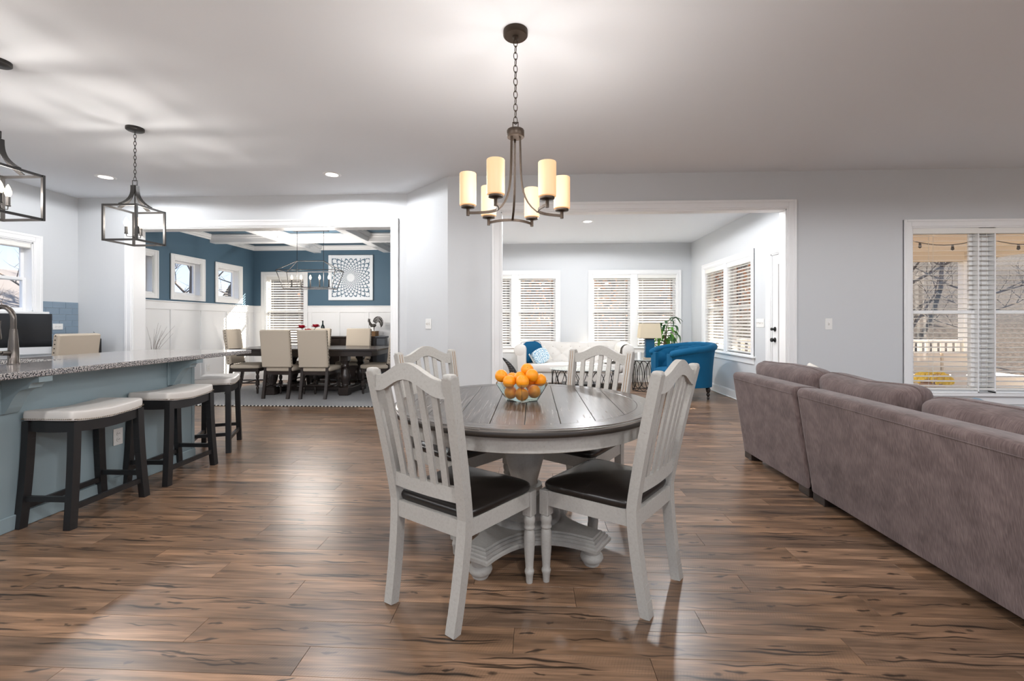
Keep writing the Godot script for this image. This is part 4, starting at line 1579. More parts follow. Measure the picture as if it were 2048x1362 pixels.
# ---------------------------------------------------------------- island and stools
func build_island() -> void:
	var t := thing("kitchen_island", "blue-grey painted kitchen island with scrolled corbels", "island", Vector3(-2.945, 0, -2.5))
	# base: front face at local x 0, from z -1.27 (far end) towards the camera
	var b := MB.new()
	b.span(Vector3(-0.74, 0.0, -1.27), Vector3(0, 0.878, 2.1))
	obj("base_cabinet", b, M.island, t)
	b = MB.new()
	b.span(Vector3(0.0, 0.0, -1.272), Vector3(0.014, 0.085, 2.1), 0.004)
	b.span(Vector3(-0.74, 0.0, -1.284), Vector3(0.014, 0.085, -1.27), 0.004)
	obj("skirting", b, M.island, t)
	b = MB.new()
	b.span(Vector3(-0.03, 0.0, -1.282), Vector3(0.006, 0.878, -1.25), 0.003)
	obj("corner_post", b, M.island, t)
	for z in [0.115, -1.045]:
		# scrolled corbel: profile in x-y, 7 cm thick
		b = MB.new()
		var pr := PackedVector2Array([Vector2(0, 0.876), Vector2(0.232, 0.876), Vector2(0.232, 0.846)])
		for k in 9:
			var a := k / 8.0 * PI / 2
			pr.append(Vector2(0.232 - 0.03 * sin(a) - 0.03, 0.846 - 0.03 * (1 - cos(a)) - 0.003))
		for k in range(0, 11):
			var u := k / 10.0
			pr.append(Vector2(lerpf(0.150, 0.052, pow(u, 0.75)), lerpf(0.806, 0.700, pow(u, 1.5))))
		pr.append(Vector2(0.030, 0.668))
		pr.append(Vector2(0.0, 0.664))
		b.prism(pr, z - 0.035, z + 0.035)
		obj("corbel", b, M.island, t)
		b = MB.new()
		b.span(Vector3(0.0, 0.664, z - 0.055), Vector3(0.012, 0.876, z + 0.055), 0.003)
		obj("corbel_back", b, M.island, t)
	# stone top with the sink cut-out
	b = MB.new()
	var x0 := -3.76
	var x1 := -2.70
	var z0 := -4.20
	var z1 := -0.42
	var sx0 := -3.66
	var sx1 := -3.30
	var sz0 := -3.05
	var sz1 := -2.25
	b.span(Vector3(x0, 0.879, z0), Vector3(x1, 0.914, sz0), 0.004)
	b.span(Vector3(x0, 0.879, sz1), Vector3(x1, 0.914, z1), 0.004)
	b.span(Vector3(sx1, 0.879, sz0 - 0.004), Vector3(x1, 0.914, sz1 + 0.004), 0.004)
	b.span(Vector3(x0, 0.879, sz0 - 0.004), Vector3(sx0, 0.914, sz1 + 0.004), 0.004)
	tag(obj("granite_worktop", b, M.granite), "speckled grey granite worktop overhanging the kitchen island", "worktop")
	# sink
	var s := thing("undermount_sink", "grey steel undermount sink set in the granite worktop", "sink", Vector3((sx0 + sx1) * 0.5, 0, (sz0 + sz1) * 0.5))
	b = MB.new()
	var hx := (sx1 - sx0) * 0.5
	var hz := (sz1 - sz0) * 0.5
	b.span(Vector3(-hx, 0.69, -hz), Vector3(hx, 0.70, hz))
	b.span(Vector3(-hx - 0.006, 0.69, -hz), Vector3(-hx, 0.8785, hz))
	b.span(Vector3(hx, 0.69, -hz), Vector3(hx + 0.006, 0.8785, hz))
	b.span(Vector3(-hx, 0.69, -hz - 0.006), Vector3(hx, 0.8785, -hz))
	b.span(Vector3(-hx, 0.69, hz), Vector3(hx, 0.8785, hz + 0.006))
	obj("basin", b, M.steel_dark, s)
	b = MB.new()
	b.lathe([Vector2(0, 0.7015), Vector2(0.04, 0.7015), Vector2(0.045, 0.70)], 20)
	obj("drain", b, M.silver, s)
	# faucet on the seating side of the sink
	var f := thing("kitchen_faucet", "dark steel pull-down gooseneck faucet on the island", "faucet", Vector3(-3.245, 0.914, -2.665))
	b = MB.new()
	b.lathe([Vector2(0.031, 0.0), Vector2(0.031, 0.008), Vector2(0.027, 0.014), Vector2(0.025, 0.10), Vector2(0.0215, 0.16), Vector2(0.0165, 0.22)], 24)
	obj("faucet_body", b, M.steel_dark, f)
	b = MB.new()
	var pts := [Vector3(0, 0.20, 0), Vector3(0, 0.26, 0)]
	for k in 13:
		var a := PI * k / 12.0
		pts.append(Vector3(-0.075 + 0.075 * cos(a), 0.285 + 0.075 * sin(a), 0))
	pts.append(Vector3(-0.152, 0.262, 0.0))
	b.tube(pts, 0.0145, 14)
	obj("gooseneck", b, M.steel_dark, f)
	b = MB.new()
	b.lathe([Vector2(0, 0.158), Vector2(0.026, 0.158), Vector2(0.027, 0.166), Vector2(0.0215, 0.20), Vector2(0.0165, 0.235), Vector2(0.0165, 0.275)], 20, Transform3D(Basis(Vector3.BACK, -0.10), Vector3(-0.135, 0.0, 0)))
	obj("spray_head", b, M.steel_dark, f)
	b = MB.new()
	b.tube([Vector3(0, 0.072, 0.015), Vector3(0, 0.072, 0.065)], 0.0155, 14)
	b.tube([Vector3(0, 0.076, 0.06), Vector3(-0.03, 0.080, 0.088), Vector3(-0.085, 0.105, 0.105)], [0.012, 0.009, 0.006], 10)
	obj("side_lever", b, M.steel_dark, f)
	outlet("white outlet on the blue-grey island front behind the stools", "outlet", Transform3D(Basis(Vector3.UP, PI / 2), Vector3(-2.944, 0.366, -3.059)))
	stools()

func stools() -> void:
	# local: z along the island, x out from it; seat 0.46 wide, 0.33 deep
	var t := thing("saddle_stool", "black saddle stool with cream leather seat", "stool", Vector3.ZERO, 0.0, "island stools")
	var W := 0.215
	var D := 0.138
	var sag := func(z: float) -> float:
		return 0.022 * pow(z / 0.235, 2)
	for sx in [-1.0, 1.0]:
		for sz in [-1.0, 1.0]:
			var b := MB.new()
			var prev := Vector3(sx * (D + 0.012), 0.0, sz * (W + 0.030))
			for k in range(1, 7):
				var u := k / 6.0
				var cur := Vector3(sx * (D + 0.012 * pow(1 - u, 1.5)), 0.605 * u, sz * (W + 0.030 * pow(1 - u, 1.8) - 0.006 * u))
				b.bar(prev, cur, Vector2(0.040, 0.044), Vector2(0.040, 0.044), Vector3.RIGHT)
				prev = cur
			obj("leg", b, M.stool_wood, t)
	for sx in [-1.0, 1.0]:
		var b := MB.new()
		for k in 10:
			var za := lerpf(-W + 0.01, W - 0.01, k / 10.0)
			var zb := lerpf(-W + 0.01, W - 0.01, (k + 1) / 10.0)
			var ya: float = 0.562 + sag.call(za)
			var yb: float = 0.562 + sag.call(zb)
			b.bar(Vector3(sx * D, ya, za), Vector3(sx * D, yb, zb + 0.001), Vector2(0.062, 0.024), Vector2(0.062, 0.024), Vector3.UP)
		obj("long_apron", b, M.stool_wood, t)
		b = MB.new()
		b.bar(Vector3(sx * (D + 0.008), 0.118, -W - 0.02), Vector3(sx * (D + 0.008), 0.118, W + 0.02), Vector2(0.032, 0.020), Vector2(0.032, 0.020), Vector3.UP)
		obj("long_stretcher", b, M.stool_wood, t)
	for sz in [-1.0, 1.0]:
		var b := MB.new()
		for k in 8:
			var xa := lerpf(-D, D, k / 8.0)
			var xb := lerpf(-D, D, (k + 1) / 8.0)
			var drop0 := 0.012 * pow(xa / D, 2)
			var drop1 := 0.012 * pow(xb / D, 2)
			b.bar(Vector3(xa, 0.576 - 0.0, sz * (W - 0.004)), Vector3(xb + 0.001, 0.576, sz * (W - 0.004)), Vector2(0.066 - drop0, 0.024), Vector2(0.066 - drop1, 0.024), Vector3.UP)
		obj("end_apron", b, M.stool_wood, t)
		b = MB.new()
		b.bar(Vector3(-D, 0.165, sz * (W + 0.014)), Vector3(D, 0.165, sz * (W + 0.014)), Vector2(0.030, 0.020), Vector2(0.030, 0.020), Vector3.UP)
		obj("end_stretcher", b, M.stool_wood, t)
	var b := MB.new()
	b.surf(64, 16, func(u: float, w: float) -> Vector3:
		var a := -PI + TAU * u
		var cx: float = signf(cos(a)) * pow(absf(cos(a)), 0.16)
		var cz: float = signf(sin(a)) * pow(absf(sin(a)), 0.16)
		var r: float
		var y: float
		if w < 0.3:
			r = 1.0 + 0.012 * sin(w / 0.3 * PI)
			y = 0.592 + 0.050 * (w / 0.3)
		else:
			var q := (w - 0.3) / 0.7
			r = cos(q * PI / 2)
			y = 0.642 + 0.022 * sin(q * PI / 2)
		var z := cz * r * 0.238
		return Vector3(cx * r * 0.158, y + sag.call(z), z), true)
	obj("seat_cushion", b, M.stool_leather, t)
	b = MB.new()
	for k in 40:
		var z := lerpf(-0.225, 0.225, k / 39.0)
		for sx in [-1.0, 1.0]:
			b.sphere(Vector3(sx * 0.1590, 0.600 + sag.call(z), z), 0.0042, 6)
	for k in 28:
		var x := lerpf(-0.148, 0.148, k / 27.0)
		for sz in [-1.0, 1.0]:
			b.sphere(Vector3(x, 0.600 + sag.call(0.238), sz * 0.2385), 0.0042, 6)
	obj("nailhead_trim", b, M.nail, t)
	t.position = Vector3(-2.775, 0, -2.68)
	t.set_meta("label", "black saddle stool with cream leather seat at the island's sink end")
	dup(t, "black saddle stool with cream leather seat between the other two stools", Vector3(-2.78, 0, -3.355), 0.02, "island stools")
	dup(t, "black saddle stool with cream leather seat at island end by dining rug", Vector3(-2.98, 0, -4.10), 0.42, "island stools")

# ---------------------------------------------------------------- kitchen corner
func build_kitchen() -> void:
	# tiled splashback on the left wall
	var b := MB.new()
	b.span(Vector3(XL, 0.80, -5.408), Vector3(XL + 0.004, 1.425, -5.0))
	b.span(Vector3(XL, 0.80, -5.0), Vector3(XL + 0.004, 1.27, -3.2))
	var sp := struct("trim_8", b, M.grout)
	sp.set_meta("label", "blue-grey glass tile splashback in the kitchen corner")
	var tw := 0.152
	var th := 0.076
	var full := MB.new()
	full.box(Vector3.ZERO, Vector3(0.006, th - 0.0025, tw - 0.0025), 0.0015)
	var half := MB.new()
	half.box(Vector3.ZERO, Vector3(0.006, th - 0.0025, tw * 0.5 - 0.0025), 0.0015)
	var fm := full.mesh()
	var hm := half.mesh()
	for r in 8:
		var y := 1.425 - th * (r + 0.5)
		var z := -5.408
		var first := r % 2 == 1
		while z < (-5.02 if r < 2 else -3.5):
			var w := tw * 0.5 if first else tw
			var lim := -5.0 if r < 2 else -3.2
			if z + w <= lim:
				var o := obj("tile", hm if first else fm, M.tile, sp)
				o.position = Vector3(XL + 0.006, y, z + w * 0.5)
			elif lim - z > 0.02:
				var cut := MB.new()
				cut.box(Vector3.ZERO, Vector3(0.006, th - 0.0025, lim - z - 0.0025), 0.0015)
				var o := obj("tile", cut, M.tile, sp)
				o.position = Vector3(XL + 0.006, y, (z + lim) * 0.5)
			first = false
			z += w
	outlet("white outlet lying sideways on the blue-grey splashback tiles", "outlet", Transform3D(Basis(Vector3.UP, PI / 2), Vector3(XL + 0.0095, 1.125, -5.16)), 1, false, true)
	# desk in the corner under the window
	var d := thing("corner_desk", "white desk with grey stone top in kitchen corner below the window", "desk", Vector3(XL, 0, -4.3))
	b = MB.new()
	b.span(Vector3(0.012, 0.73, -1.10), Vector3(0.63, 0.76, 1.6), 0.004)
	obj("desk_top", b, M.granite, d)
	for z in [[-1.10, -0.70], [1.0, 1.6]]:
		b = MB.new()
		b.span(Vector3(0.012, 0, z[0]), Vector3(0.58, 0.73, z[1]))
		var bd := obj("pedestal_cabinet", b, M.trim, d)
		for k in 3:
			b = MB.new()
			b.span(Vector3(0.58, 0.08 + k * 0.215, z[0] + 0.01), Vector3(0.598, 0.285 + k * 0.215, z[1] - 0.01), 0.003)
			obj("drawer_front", b, M.trim, bd)
	# all-in-one computer
	var m := thing("desktop_computer", "black-screened silver all-in-one computer on the corner desk", "computer", Vector3(-5.36, 0.7605, -4.34), 0.86)
	b = MB.new()
	b.box(Vector3(0, 0.293, 0.004), Vector3(0.650, 0.425, 0.012), 0.003)
	b.pillow(Vector3(0, 0.30, -0.016), Vector3(0.29, 0.18, 0.028), 0.4, 0.6)
	obj("case", b, M.silver, m)
	b = MB.new()
	b.box(Vector3(0, 0.331, 0.0105), Vector3(0.650, 0.349, 0.003), 0.001)
	obj("display_glass", b, M.screen, m)
	b = MB.new()
	b.span(Vector3(-0.10, 0.0, -0.12), Vector3(0.10, 0.006, 0.08), 0.002)
	b.bar(Vector3(0, 0.004, -0.10), Vector3(0, 0.26, -0.022), Vector2(0.19, 0.006), Vector2(0.17, 0.006), Vector3.RIGHT)
	obj("stand", b, M.silver, m)
	# small dark gadget on the desk by the chair
	var g := thing("desk_radio", "small black radio with an antenna on the corner desk", "radio", Vector3(-5.36, 0.7605, -5.28), 0.7)
	b = MB.new()
	b.box(Vector3(0, 0.11, 0), Vector3(0.10, 0.22, 0.06), 0.008)
	obj("radio_body", b, M.black, g)
	b = MB.new()
	b.tube([Vector3(0.03, 0.21, 0), Vector3(-0.02, 0.30, 0.01)], 0.003, 6)
	obj("antenna", b, M.black, g)

# ---------------------------------------------------------------- brown sectional
func build_sofa() -> void:
	# two pieces along x = 1.85; backs face -x, the seats lie towards +x
	for pc in [[-4.045, -3.105, "short end piece of a brown chenille sectional sofa, nearest the sunroom"], [-3.085, -0.55, "long piece of a brown chenille sectional sofa facing the porch window"]]:
		var t := thing("sectional_sofa", pc[2], "sofa", Vector3(1.85, 0, pc[0]), 0.0, "brown sectional sofa")
		var L: float = pc[1] - pc[0]
		# back panel, leaning outwards at the top, rounded upper edge
		var b := MB.new()
		var prof := [Vector2(0.0, 0.055), Vector2(-0.030, 0.25), Vector2(-0.062, 0.45), Vector2(-0.090, 0.63), Vector2(-0.100, 0.700), Vector2(-0.098, 0.722), Vector2(-0.086, 0.737), Vector2(-0.060, 0.744), Vector2(0.0, 0.742), Vector2(0.065, 0.735), Vector2(0.085, 0.718), Vector2(0.10, 0.66), Vector2(0.14, 0.30), Vector2(0.14, 0.055)]
		var ring := func(p: Vector2, inset: float, z: float) -> Vector3:
			var cx := 0.02
			var cy := 0.4
			return Vector3(cx + (p.x - cx) * (1.0 - inset * 0.35), cy + (p.y - cy) * (1.0 - inset * 0.06), z)
		var zs := [[0.0, 1.0], [0.004, 0.45], [0.014, 0.08], [0.03, 0.0], [L - 0.03, 0.0], [L - 0.014, 0.08], [L - 0.004, 0.45], [L, 1.0]]
		var fine := []
		for k in prof.size():
			var p0: Vector2 = prof[maxi(k - 1, 0)]
			var p1: Vector2 = prof[k]
			var p2: Vector2 = prof[mini(k + 1, prof.size() - 1)]
			var p3: Vector2 = prof[mini(k + 2, prof.size() - 1)]
			if k < prof.size() - 1:
				for m in 3:
					fine.append(p1.cubic_interpolate(p2, p0, p3, m / 3.0))
			else:
				fine.append(p1)
		b.surf(fine.size() - 1, zs.size() - 1, func(u: float, w: float) -> Vector3:
			var i := int(round(u * (fine.size() - 1)))
			var j := int(round(w * (zs.size() - 1)))
			return ring.call(fine[i], zs[j][1], zs[j][0]))
		for e in [0, zs.size() - 1]:
			var nn := Vector3(0, 0, -1 if e == 0 else 1)
			for k in fine.size() - 1:
				b.tri(Vector3(0.02, 0.4, zs[e][0]), ring.call(fine[k], 1.0, zs[e][0]), ring.call(fine[k + 1], 1.0, zs[e][0]), nn, nn, nn)
		var bk := obj("back_panel", b, M.chenille, t)
		# top stitch line
		b = MB.new()
		b.tube([Vector3(-0.1005, 0.690, 0.03), Vector3(-0.1005, 0.690, L - 0.03)], 0.0022, 6)
		obj("seam", b, M.chenille, bk)
		# base, seat cushions and blocks under it
		b = MB.new()
		b.span(Vector3(0.13, 0.055, 0.01), Vector3(0.98, 0.28, L - 0.01), 0.015)
		obj("seat_base", b, M.chenille, t)
		var cuts := [[0.0, L]] if L < 1.2 else [[0.0, L * 0.5], [L * 0.5, L]]
		for c in cuts:
			b = MB.new()
			b.pillow(Vector3(0.60, 0.365, (c[0] + c[1]) * 0.5), Vector3(0.40, 0.085, (c[1] - c[0]) * 0.5 - 0.008), 0.14, 0.4, Basis.IDENTITY, 48, 16)
			obj("seat_cushion", b, M.chenille, t)
		for z in [0.07, L - 0.07]:
			b = MB.new()
			b.span(Vector3(0.004, 0.0, z - 0.06), Vector3(0.10, 0.056, z + 0.06), 0.003)
			obj("block_foot", b, M.dark_wood, t)
	# back cushions
	for c in [[-3.66, 0.44, 0.845, "brown chenille back cushion on the sofa's short end piece"], [-2.83, 0.385, 0.83, "brown chenille back cushion in the middle, overlapping the short piece's cushion"], [-1.98, 0.43, 0.81, "brown chenille back cushion on sofa under the window sill end"], [-1.12, 0.41, 0.80, "brown chenille back cushion at the long sofa piece's near end"]]:
		var t := thing("back_cushion", c[3], "cushion", Vector3(2.06, 0, c[0]), 0.0, "sofa back cushions")
		var b := MB.new()
		var hz: float = c[1]
		var top: float = c[2]
		var cy := (top + 0.44) * 0.5
		var hy := (top - 0.44) * 0.5
		var q := Basis(Vector3.BACK, 0.16)
		b.surf(56, 24, func(u: float, w: float) -> Vector3:
			var a := -PI + TAU * u
			var bb := -PI / 2 + PI * w
			var cb := pow(absf(cos(bb)), 0.55)
			var ca := signf(cos(a)) * pow(absf(cos(a)), 0.20)
			var sa := signf(sin(a)) * pow(absf(sin(a)), 0.20)
			# outline in y-z, thickness along x
			var yy := ca * cb * hy
			var zz := sa * cb * hz
			var wave := 0.010 * sin(zz * 9.0 + c[0] * 5.0) * cb
			return Vector3(0, cy, 0) + q * Vector3(signf(sin(bb)) * pow(absf(sin(bb)), 0.75) * 0.125, yy + wave, zz), false)
		obj("cushion_body", b, M.chenille, t)
		b = MB.new()
		var pts := []
		for k in 48:
			var a := TAU * k / 48.0
			var ca := signf(cos(a)) * pow(absf(cos(a)), 0.20)
			var sa := signf(sin(a)) * pow(absf(sin(a)), 0.20)
			pts.append(Vector3(0, cy, 0) + q * Vector3(0, ca * hy + 0.010 * sin(sa * hz * 9.0 + c[0] * 5.0), sa * hz))
		b.tube(pts, 0.006, 6, true)
		obj("piping", b, M.chenille, t)
	# loose things on the seat
	var w := thing("white_pillow", "rumpled white pillow tucked behind the sofa's end cushion", "pillow", Vector3(2.36, 0.66, -3.90))
	var b := MB.new()
	b.pillow(Vector3.ZERO, Vector3(0.09, 0.155, 0.13), 0.5, 0.7, Basis(Vector3.BACK, 0.35) * Basis(Vector3.RIGHT, 0.5))
	obj("pillow_body", b, M.throw, w)
	b = MB.new()
	b.tube([Vector3(-0.02, 0.10, -0.10), Vector3(-0.02, 0.155, -0.02), Vector3(0.0, 0.12, 0.09)], [0.01, 0.02, 0.01], 8)
	obj("fold", b, M.throw, w)
	w = thing("red_pillow", "red cushion peeking over the brown back cushions", "pillow", Vector3(2.34, 0.585, -3.60))
	b = MB.new()
	b.pillow(Vector3.ZERO, Vector3(0.07, 0.16, 0.16), 0.3, 0.6, Basis(Vector3.RIGHT, 0.72))
	obj("pillow_body", b, M.red_pillow, w)
	w = thing("patterned_throw", "grey-blue patterned throw over the sofa below the porch window", "throw", Vector3(2.46, 0.445, -2.48))
	b = MB.new()
	b.surf(20, 14, func(u: float, v2: float) -> Vector3:
		return Vector3((u - 0.5) * 0.44, 0.31 * exp(-pow((u - 0.15) / 0.3, 2)) * (0.35 + 0.65 * sin(PI * v2)) + 0.02 + 0.012 * sin(u * 17.0 + v2 * 9.0), (v2 - 0.5) * 0.36 + 0.02 * sin(u * 8.0)), true)
	obj("throw_cloth", b, M.grey_blue_throw, w)

# ---------------------------------------------------------------- dining room
func upholstered_chair() -> Node3D:
	# local: -z towards the table
	var t := thing("upholstered_chair", "beige upholstered dining chair", "chair")
	for s in [-1.0, 1.0]:
		var b := MB.new()
		var prev := Vector3(s * 0.19, 0.0, 0.285)
		for k in range(1, 6):
			var u := k / 5.0
			var cur := Vector3(s * 0.195, 0.50 * u, 0.205 + 0.08 * pow(1 - u, 1.7))
			b.bar(prev, cur, Vector2(0.042, 0.042), Vector2(0.042, 0.042), Vector3.RIGHT)
			prev = cur
		obj("rear_leg", b, M.dark_wood, t)
		b = MB.new()
		var xf := Transform3D(Basis.IDENTITY, Vector3(s * 0.195, 0, -0.20))
		b.box(xf.origin + Vector3(0, 0.375, 0), Vector3(0.046, 0.07, 0.046), 0.003)
		b.box(xf.origin + Vector3(0, 0.175, 0), Vector3(0.046, 0.085, 0.046), 0.003)
		b.lathe([Vector2(0, 0), Vector2(0.014, 0), Vector2(0.018, 0.05), Vector2(0.015, 0.06), Vector2(0.024, 0.085), Vector2(0.022, 0.11), Vector2(0.014, 0.12), Vector2(0.022, 0.134)], 16, xf)
		b.lathe([Vector2(0.022, 0.217), Vector2(0.014, 0.228), Vector2(0.024, 0.255), Vector2(0.026, 0.285), Vector2(0.017, 0.315), Vector2(0.024, 0.328), Vector2(0.022, 0.342)], 16, xf)
		obj("front_leg", b, M.dark_wood, t)
		b = MB.new()
		b.bar(Vector3(s * 0.195, 0.175, -0.19), Vector3(s * 0.193, 0.175, 0.235), Vector2(0.022, 0.018), Vector2(0.022, 0.018), Vector3.UP)
		obj("side_stretcher", b, M.dark_wood, t)
	var b := MB.new()
	b.bar(Vector3(-0.19, 0.175, 0.02), Vector3(0.19, 0.175, 0.02), Vector2(0.022, 0.018), Vector2(0.022, 0.018), Vector3.UP)
	obj("cross_stretcher", b, M.dark_wood, t)
	b = MB.new()
	b.bar(Vector3(-0.215, 0.385, -0.21), Vector3(0.215, 0.385, -0.21), Vector2(0.05, 0.022), Vector2(0.05, 0.022), Vector3.UP)
	b.bar(Vector3(-0.19, 0.385, 0.215), Vector3(0.19, 0.385, 0.215), Vector2(0.05, 0.022), Vector2(0.05, 0.022), Vector3.UP)
	for s in [-1.0, 1.0]:
		b.bar(Vector3(s * 0.207, 0.385, -0.2), Vector3(s * 0.2, 0.385, 0.2), Vector2(0.05, 0.022), Vector2(0.05, 0.022), Vector3.UP)
	obj("seat_rail", b, M.dark_wood, t)
	b = MB.new()
	b.pillow(Vector3(0, 0.445, -0.01), Vector3(0.235, 0.045, 0.24), 0.2, 0.5, Basis.IDENTITY, 40, 12)
	obj("seat", b, M.linen_chair, t)
	b = MB.new()
	var q := Basis(Vector3.RIGHT, 0.12)
	b.box(Vector3(0, 0.765, 0.262), Vector3(0.455, 0.575, 0.075), 0.014, q)
	var bk := obj("backrest", b, M.linen_chair, t)
	b = MB.new()
	for s in [-1.0, 1.0]:
		for k in 13:
			b.sphere(Vector3(0, 0.765, 0.262) + q * Vector3(s * 0.228, -0.27 + 0.045 * k, 0.0), 0.0075, 6)
	obj("nailhead_trim", b, M.dark_nail, bk)
	return t

func build_dining_set() -> void:
	# rug
	var rt := thing("woven_rug", "grey and cream flat-woven rug with twisted border under dining table", "rug", Vector3(-3.55, 0, -7.29))
	var b := MB.new()
	b.box(Vector3(0, 0.006, 0), Vector3(3.40, 0.010, 2.30), 0.003)
	obj("woven_field", b, M.rug, rt)
	b = MB.new()
	var bk := MB.new()
	var n := 130
	for s in [-1.0, 1.0]:
		for k in n:
			var x := -1.69 + 3.38 * k / (n - 1)
			(b if k % 2 == 0 else bk).box(Vector3(x, 0.008, s * 1.152), Vector3(0.020, 0.013, 0.026), 0.004, Basis(Vector3.UP, 0.4))
	obj("border_white", b, M.throw, rt).set_meta("kind", "stuff")
	obj("border_black", bk, M.black, rt).set_meta("kind", "stuff")
	# table
	var tc := Vector3(-3.61, 0.0115, -7.41)
	var t := thing("trestle_table", "long dark wood dining table with turned columns on the rug", "table", tc)
	b = MB.new()
	b.box(Vector3(0, 0.733, 0), Vector3(2.38, 0.032, 1.06), 0.006)
	obj("table_top", b, M.dark_wood, t)
	b = MB.new()
	for s in [-1.0, 1.0]:
		b.box(Vector3(0, 0.675, s * 0.47), Vector3(2.18, 0.085, 0.025), 0.003)
		b.box(Vector3(s * 1.08, 0.675, 0), Vector3(0.025, 0.085, 0.94), 0.003)
	obj("apron", b, M.dark_wood, t)
	for sx in [-1.0, 1.0]:
		for sz in [-1.0, 1.0]:
			b = MB.new()
			var o := Vector3(sx * 0.60, 0, sz * 0.32)
			b.box(o + Vector3(0, 0.065, 0), Vector3(0.15, 0.13, 0.15), 0.006)
			b.lathe([Vector2(0.06, 0.13), Vector2(0.045, 0.15), Vector2(0.06, 0.165), Vector2(0.055, 0.185), Vector2(0.075, 0.24), Vector2(0.085, 0.30), Vector2(0.07, 0.36), Vector2(0.045, 0.42), Vector2(0.05, 0.44), Vector2(0.072, 0.455), Vector2(0.055, 0.48), Vector2(0.05, 0.50), Vector2(0.075, 0.55)], 24, Transform3D(Basis.IDENTITY, o))
			b.box(o + Vector3(0, 0.60, 0), Vector3(0.13, 0.11, 0.13), 0.006)
			obj("turned_column", b, M.dark_wood, t)
		b = MB.new()
		b.box(Vector3(sx * 0.60, 0.06, 0), Vector3(0.10, 0.09, 0.50), 0.006)
		b.box(Vector3(sx * 0.60, 0.69, 0), Vector3(0.10, 0.06, 0.80), 0.006)
		obj("foot_beam", b, M.dark_wood, t)
	b = MB.new()
	b.box(Vector3(0, 0.06, 0), Vector3(1.2, 0.06, 0.07), 0.006)
	obj("long_stretcher", b, M.dark_wood, t)
	# chairs
	var ch := upholstered_chair()
	ch.position = Vector3(-3.915, 0.0115, -6.955)
	ch.set_meta("label", "beige dining chair on the table's kitchen side, nearer the dining window end")
	ch.set_meta("group", "dining chairs")
	var spots := [
		[Vector3(-3.335, 0.0115, -6.95), 0.0, "beige dining chair on the table's kitchen side, nearer the rooster sideboard end"],
		[Vector3(-4.73, 0.0115, -7.33), deg_to_rad(-82.0), "beige dining chair at the table head beside the white wainscot"],
		[Vector3(-2.575, 0.0115, -7.42), deg_to_rad(92.0), "beige dining chair at the table head half hidden by the angled wall"],
		[Vector3(-4.00, 0.0115, -7.95), PI, "beige dining chair across the table in front of the sideboard's bottle"],
		[Vector3(-3.235, 0.0115, -7.95), PI, "beige dining chair across the table in front of the rooster"],
		[Vector3(-5.31, 0.0, -4.75), deg_to_rad(88.0), "beige nailhead chair pulled up to the kitchen corner desk"]]
	for s in spots:
		dup(ch, s[2], s[0], s[1], "dining chairs")
	# centrepiece
	var v := thing("flower_vase", "white vase with red flowers at the middle of the dining table", "vase", tc + Vector3(-0.17, 0.7495, 0.0))
	b = MB.new()
	b.lathe([Vector2(0, 0), Vector2(0.05, 0), Vector2(0.07, 0.05), Vector2(0.06, 0.12), Vector2(0.035, 0.16), Vector2(0.045, 0.18)], 24)
	obj("vase_body", b, M.white_cup, v)
	for p in [Vector3(-0.10, 0.31, 0.02), Vector3(0.13, 0.325, 0.0), Vector3(0.02, 0.25, 0.05)]:
		b = MB.new()
		b.tube([Vector3(0, 0.12, 0), p * Vector3(0.4, 0.75, 0.4), p], 0.004, 6)
		var st := obj("stem", b, M.green_stem, v)
		b = MB.new()
		for k in 10:
			var a := TAU * k / 10.0
			var q := Basis(Vector3.UP, a)
			b.surf(6, 4, func(u: float, w: float) -> Vector3:
				var l := (0.072 if k % 2 == 0 else 0.05) * sin(u * 1.7)
				var wd := 0.030 * sin(PI * clampf(u * 0.88 + 0.06, 0, 1)) * (w - 0.5) * 2.0
				return p + q * Vector3(l, (0.05 if k % 2 == 0 else 0.075) * u - 0.02 * u * u + 0.016 * absf(w - 0.5), wd))
		obj("petals", b, M.red_petal, st)
	# sideboard and what stands on it
	var sb := thing("sideboard", "dark brown wooden sideboard against the dining room wainscot", "sideboard", Vector3(-3.73, 0, -8.72))
	b = MB.new()
	b.span(Vector3(-0.64, 0.08, -0.20), Vector3(0.64, 0.875, 0.17), 0.004)
	obj("carcass", b, M.dark_wood, sb)
	b = MB.new()
	b.span(Vector3(-0.68, 0.875, -0.22), Vector3(0.68, 0.905, 0.20), 0.005)
	obj("board_top", b, M.dark_wood, sb)
	for k in 4:
		b = MB.new()
		var x := -0.63 + 0.316 * k
		b.span(Vector3(x + 0.008, 0.12, 0.17), Vector3(x + 0.30, 0.66, 0.186), 0.004)
		var dr := obj("cabinet_door", b, M.dark_wood, sb)
		b = MB.new()
		b.sphere(Vector3(x + (0.28 if k % 2 == 0 else 0.03), 0.45, 0.196), 0.012, 10)
		obj("knob", b, M.dark_nail, dr)
		b = MB.new()
		b.span(Vector3(x + 0.008, 0.68, 0.17), Vector3(x + 0.30, 0.86, 0.186), 0.004)
		obj("drawer", b, M.dark_wood, sb)
	for x in [-0.6, 0.6]:
		b = MB.new()
		b.span(Vector3(x - 0.03, 0, -0.18), Vector3(x + 0.03, 0.08, 0.15))
		obj("plinth", b, M.dark_wood, sb)
	var st2 := thing("pedestal_stand", "slim slate-grey pedestal stand beside the sideboard", "stand", Vector3(-2.945, 0, -8.66))
	b = MB.new()
	b.span(Vector3(-0.085, 0.0, -0.08), Vector3(0.085, 0.88, 0.08), 0.006)
	obj("column", b, M.slate, st2)
	b = MB.new()
	b.span(Vector3(-0.105, 0.88, -0.10), Vector3(0.105, 0.908, 0.10), 0.006)
	obj("cap", b, M.slate, st2)
	var wk := thing("wicker_box", "brown wicker box on the sideboard under the rooster", "box", Vector3(-3.19, 0.9055, -8.72))
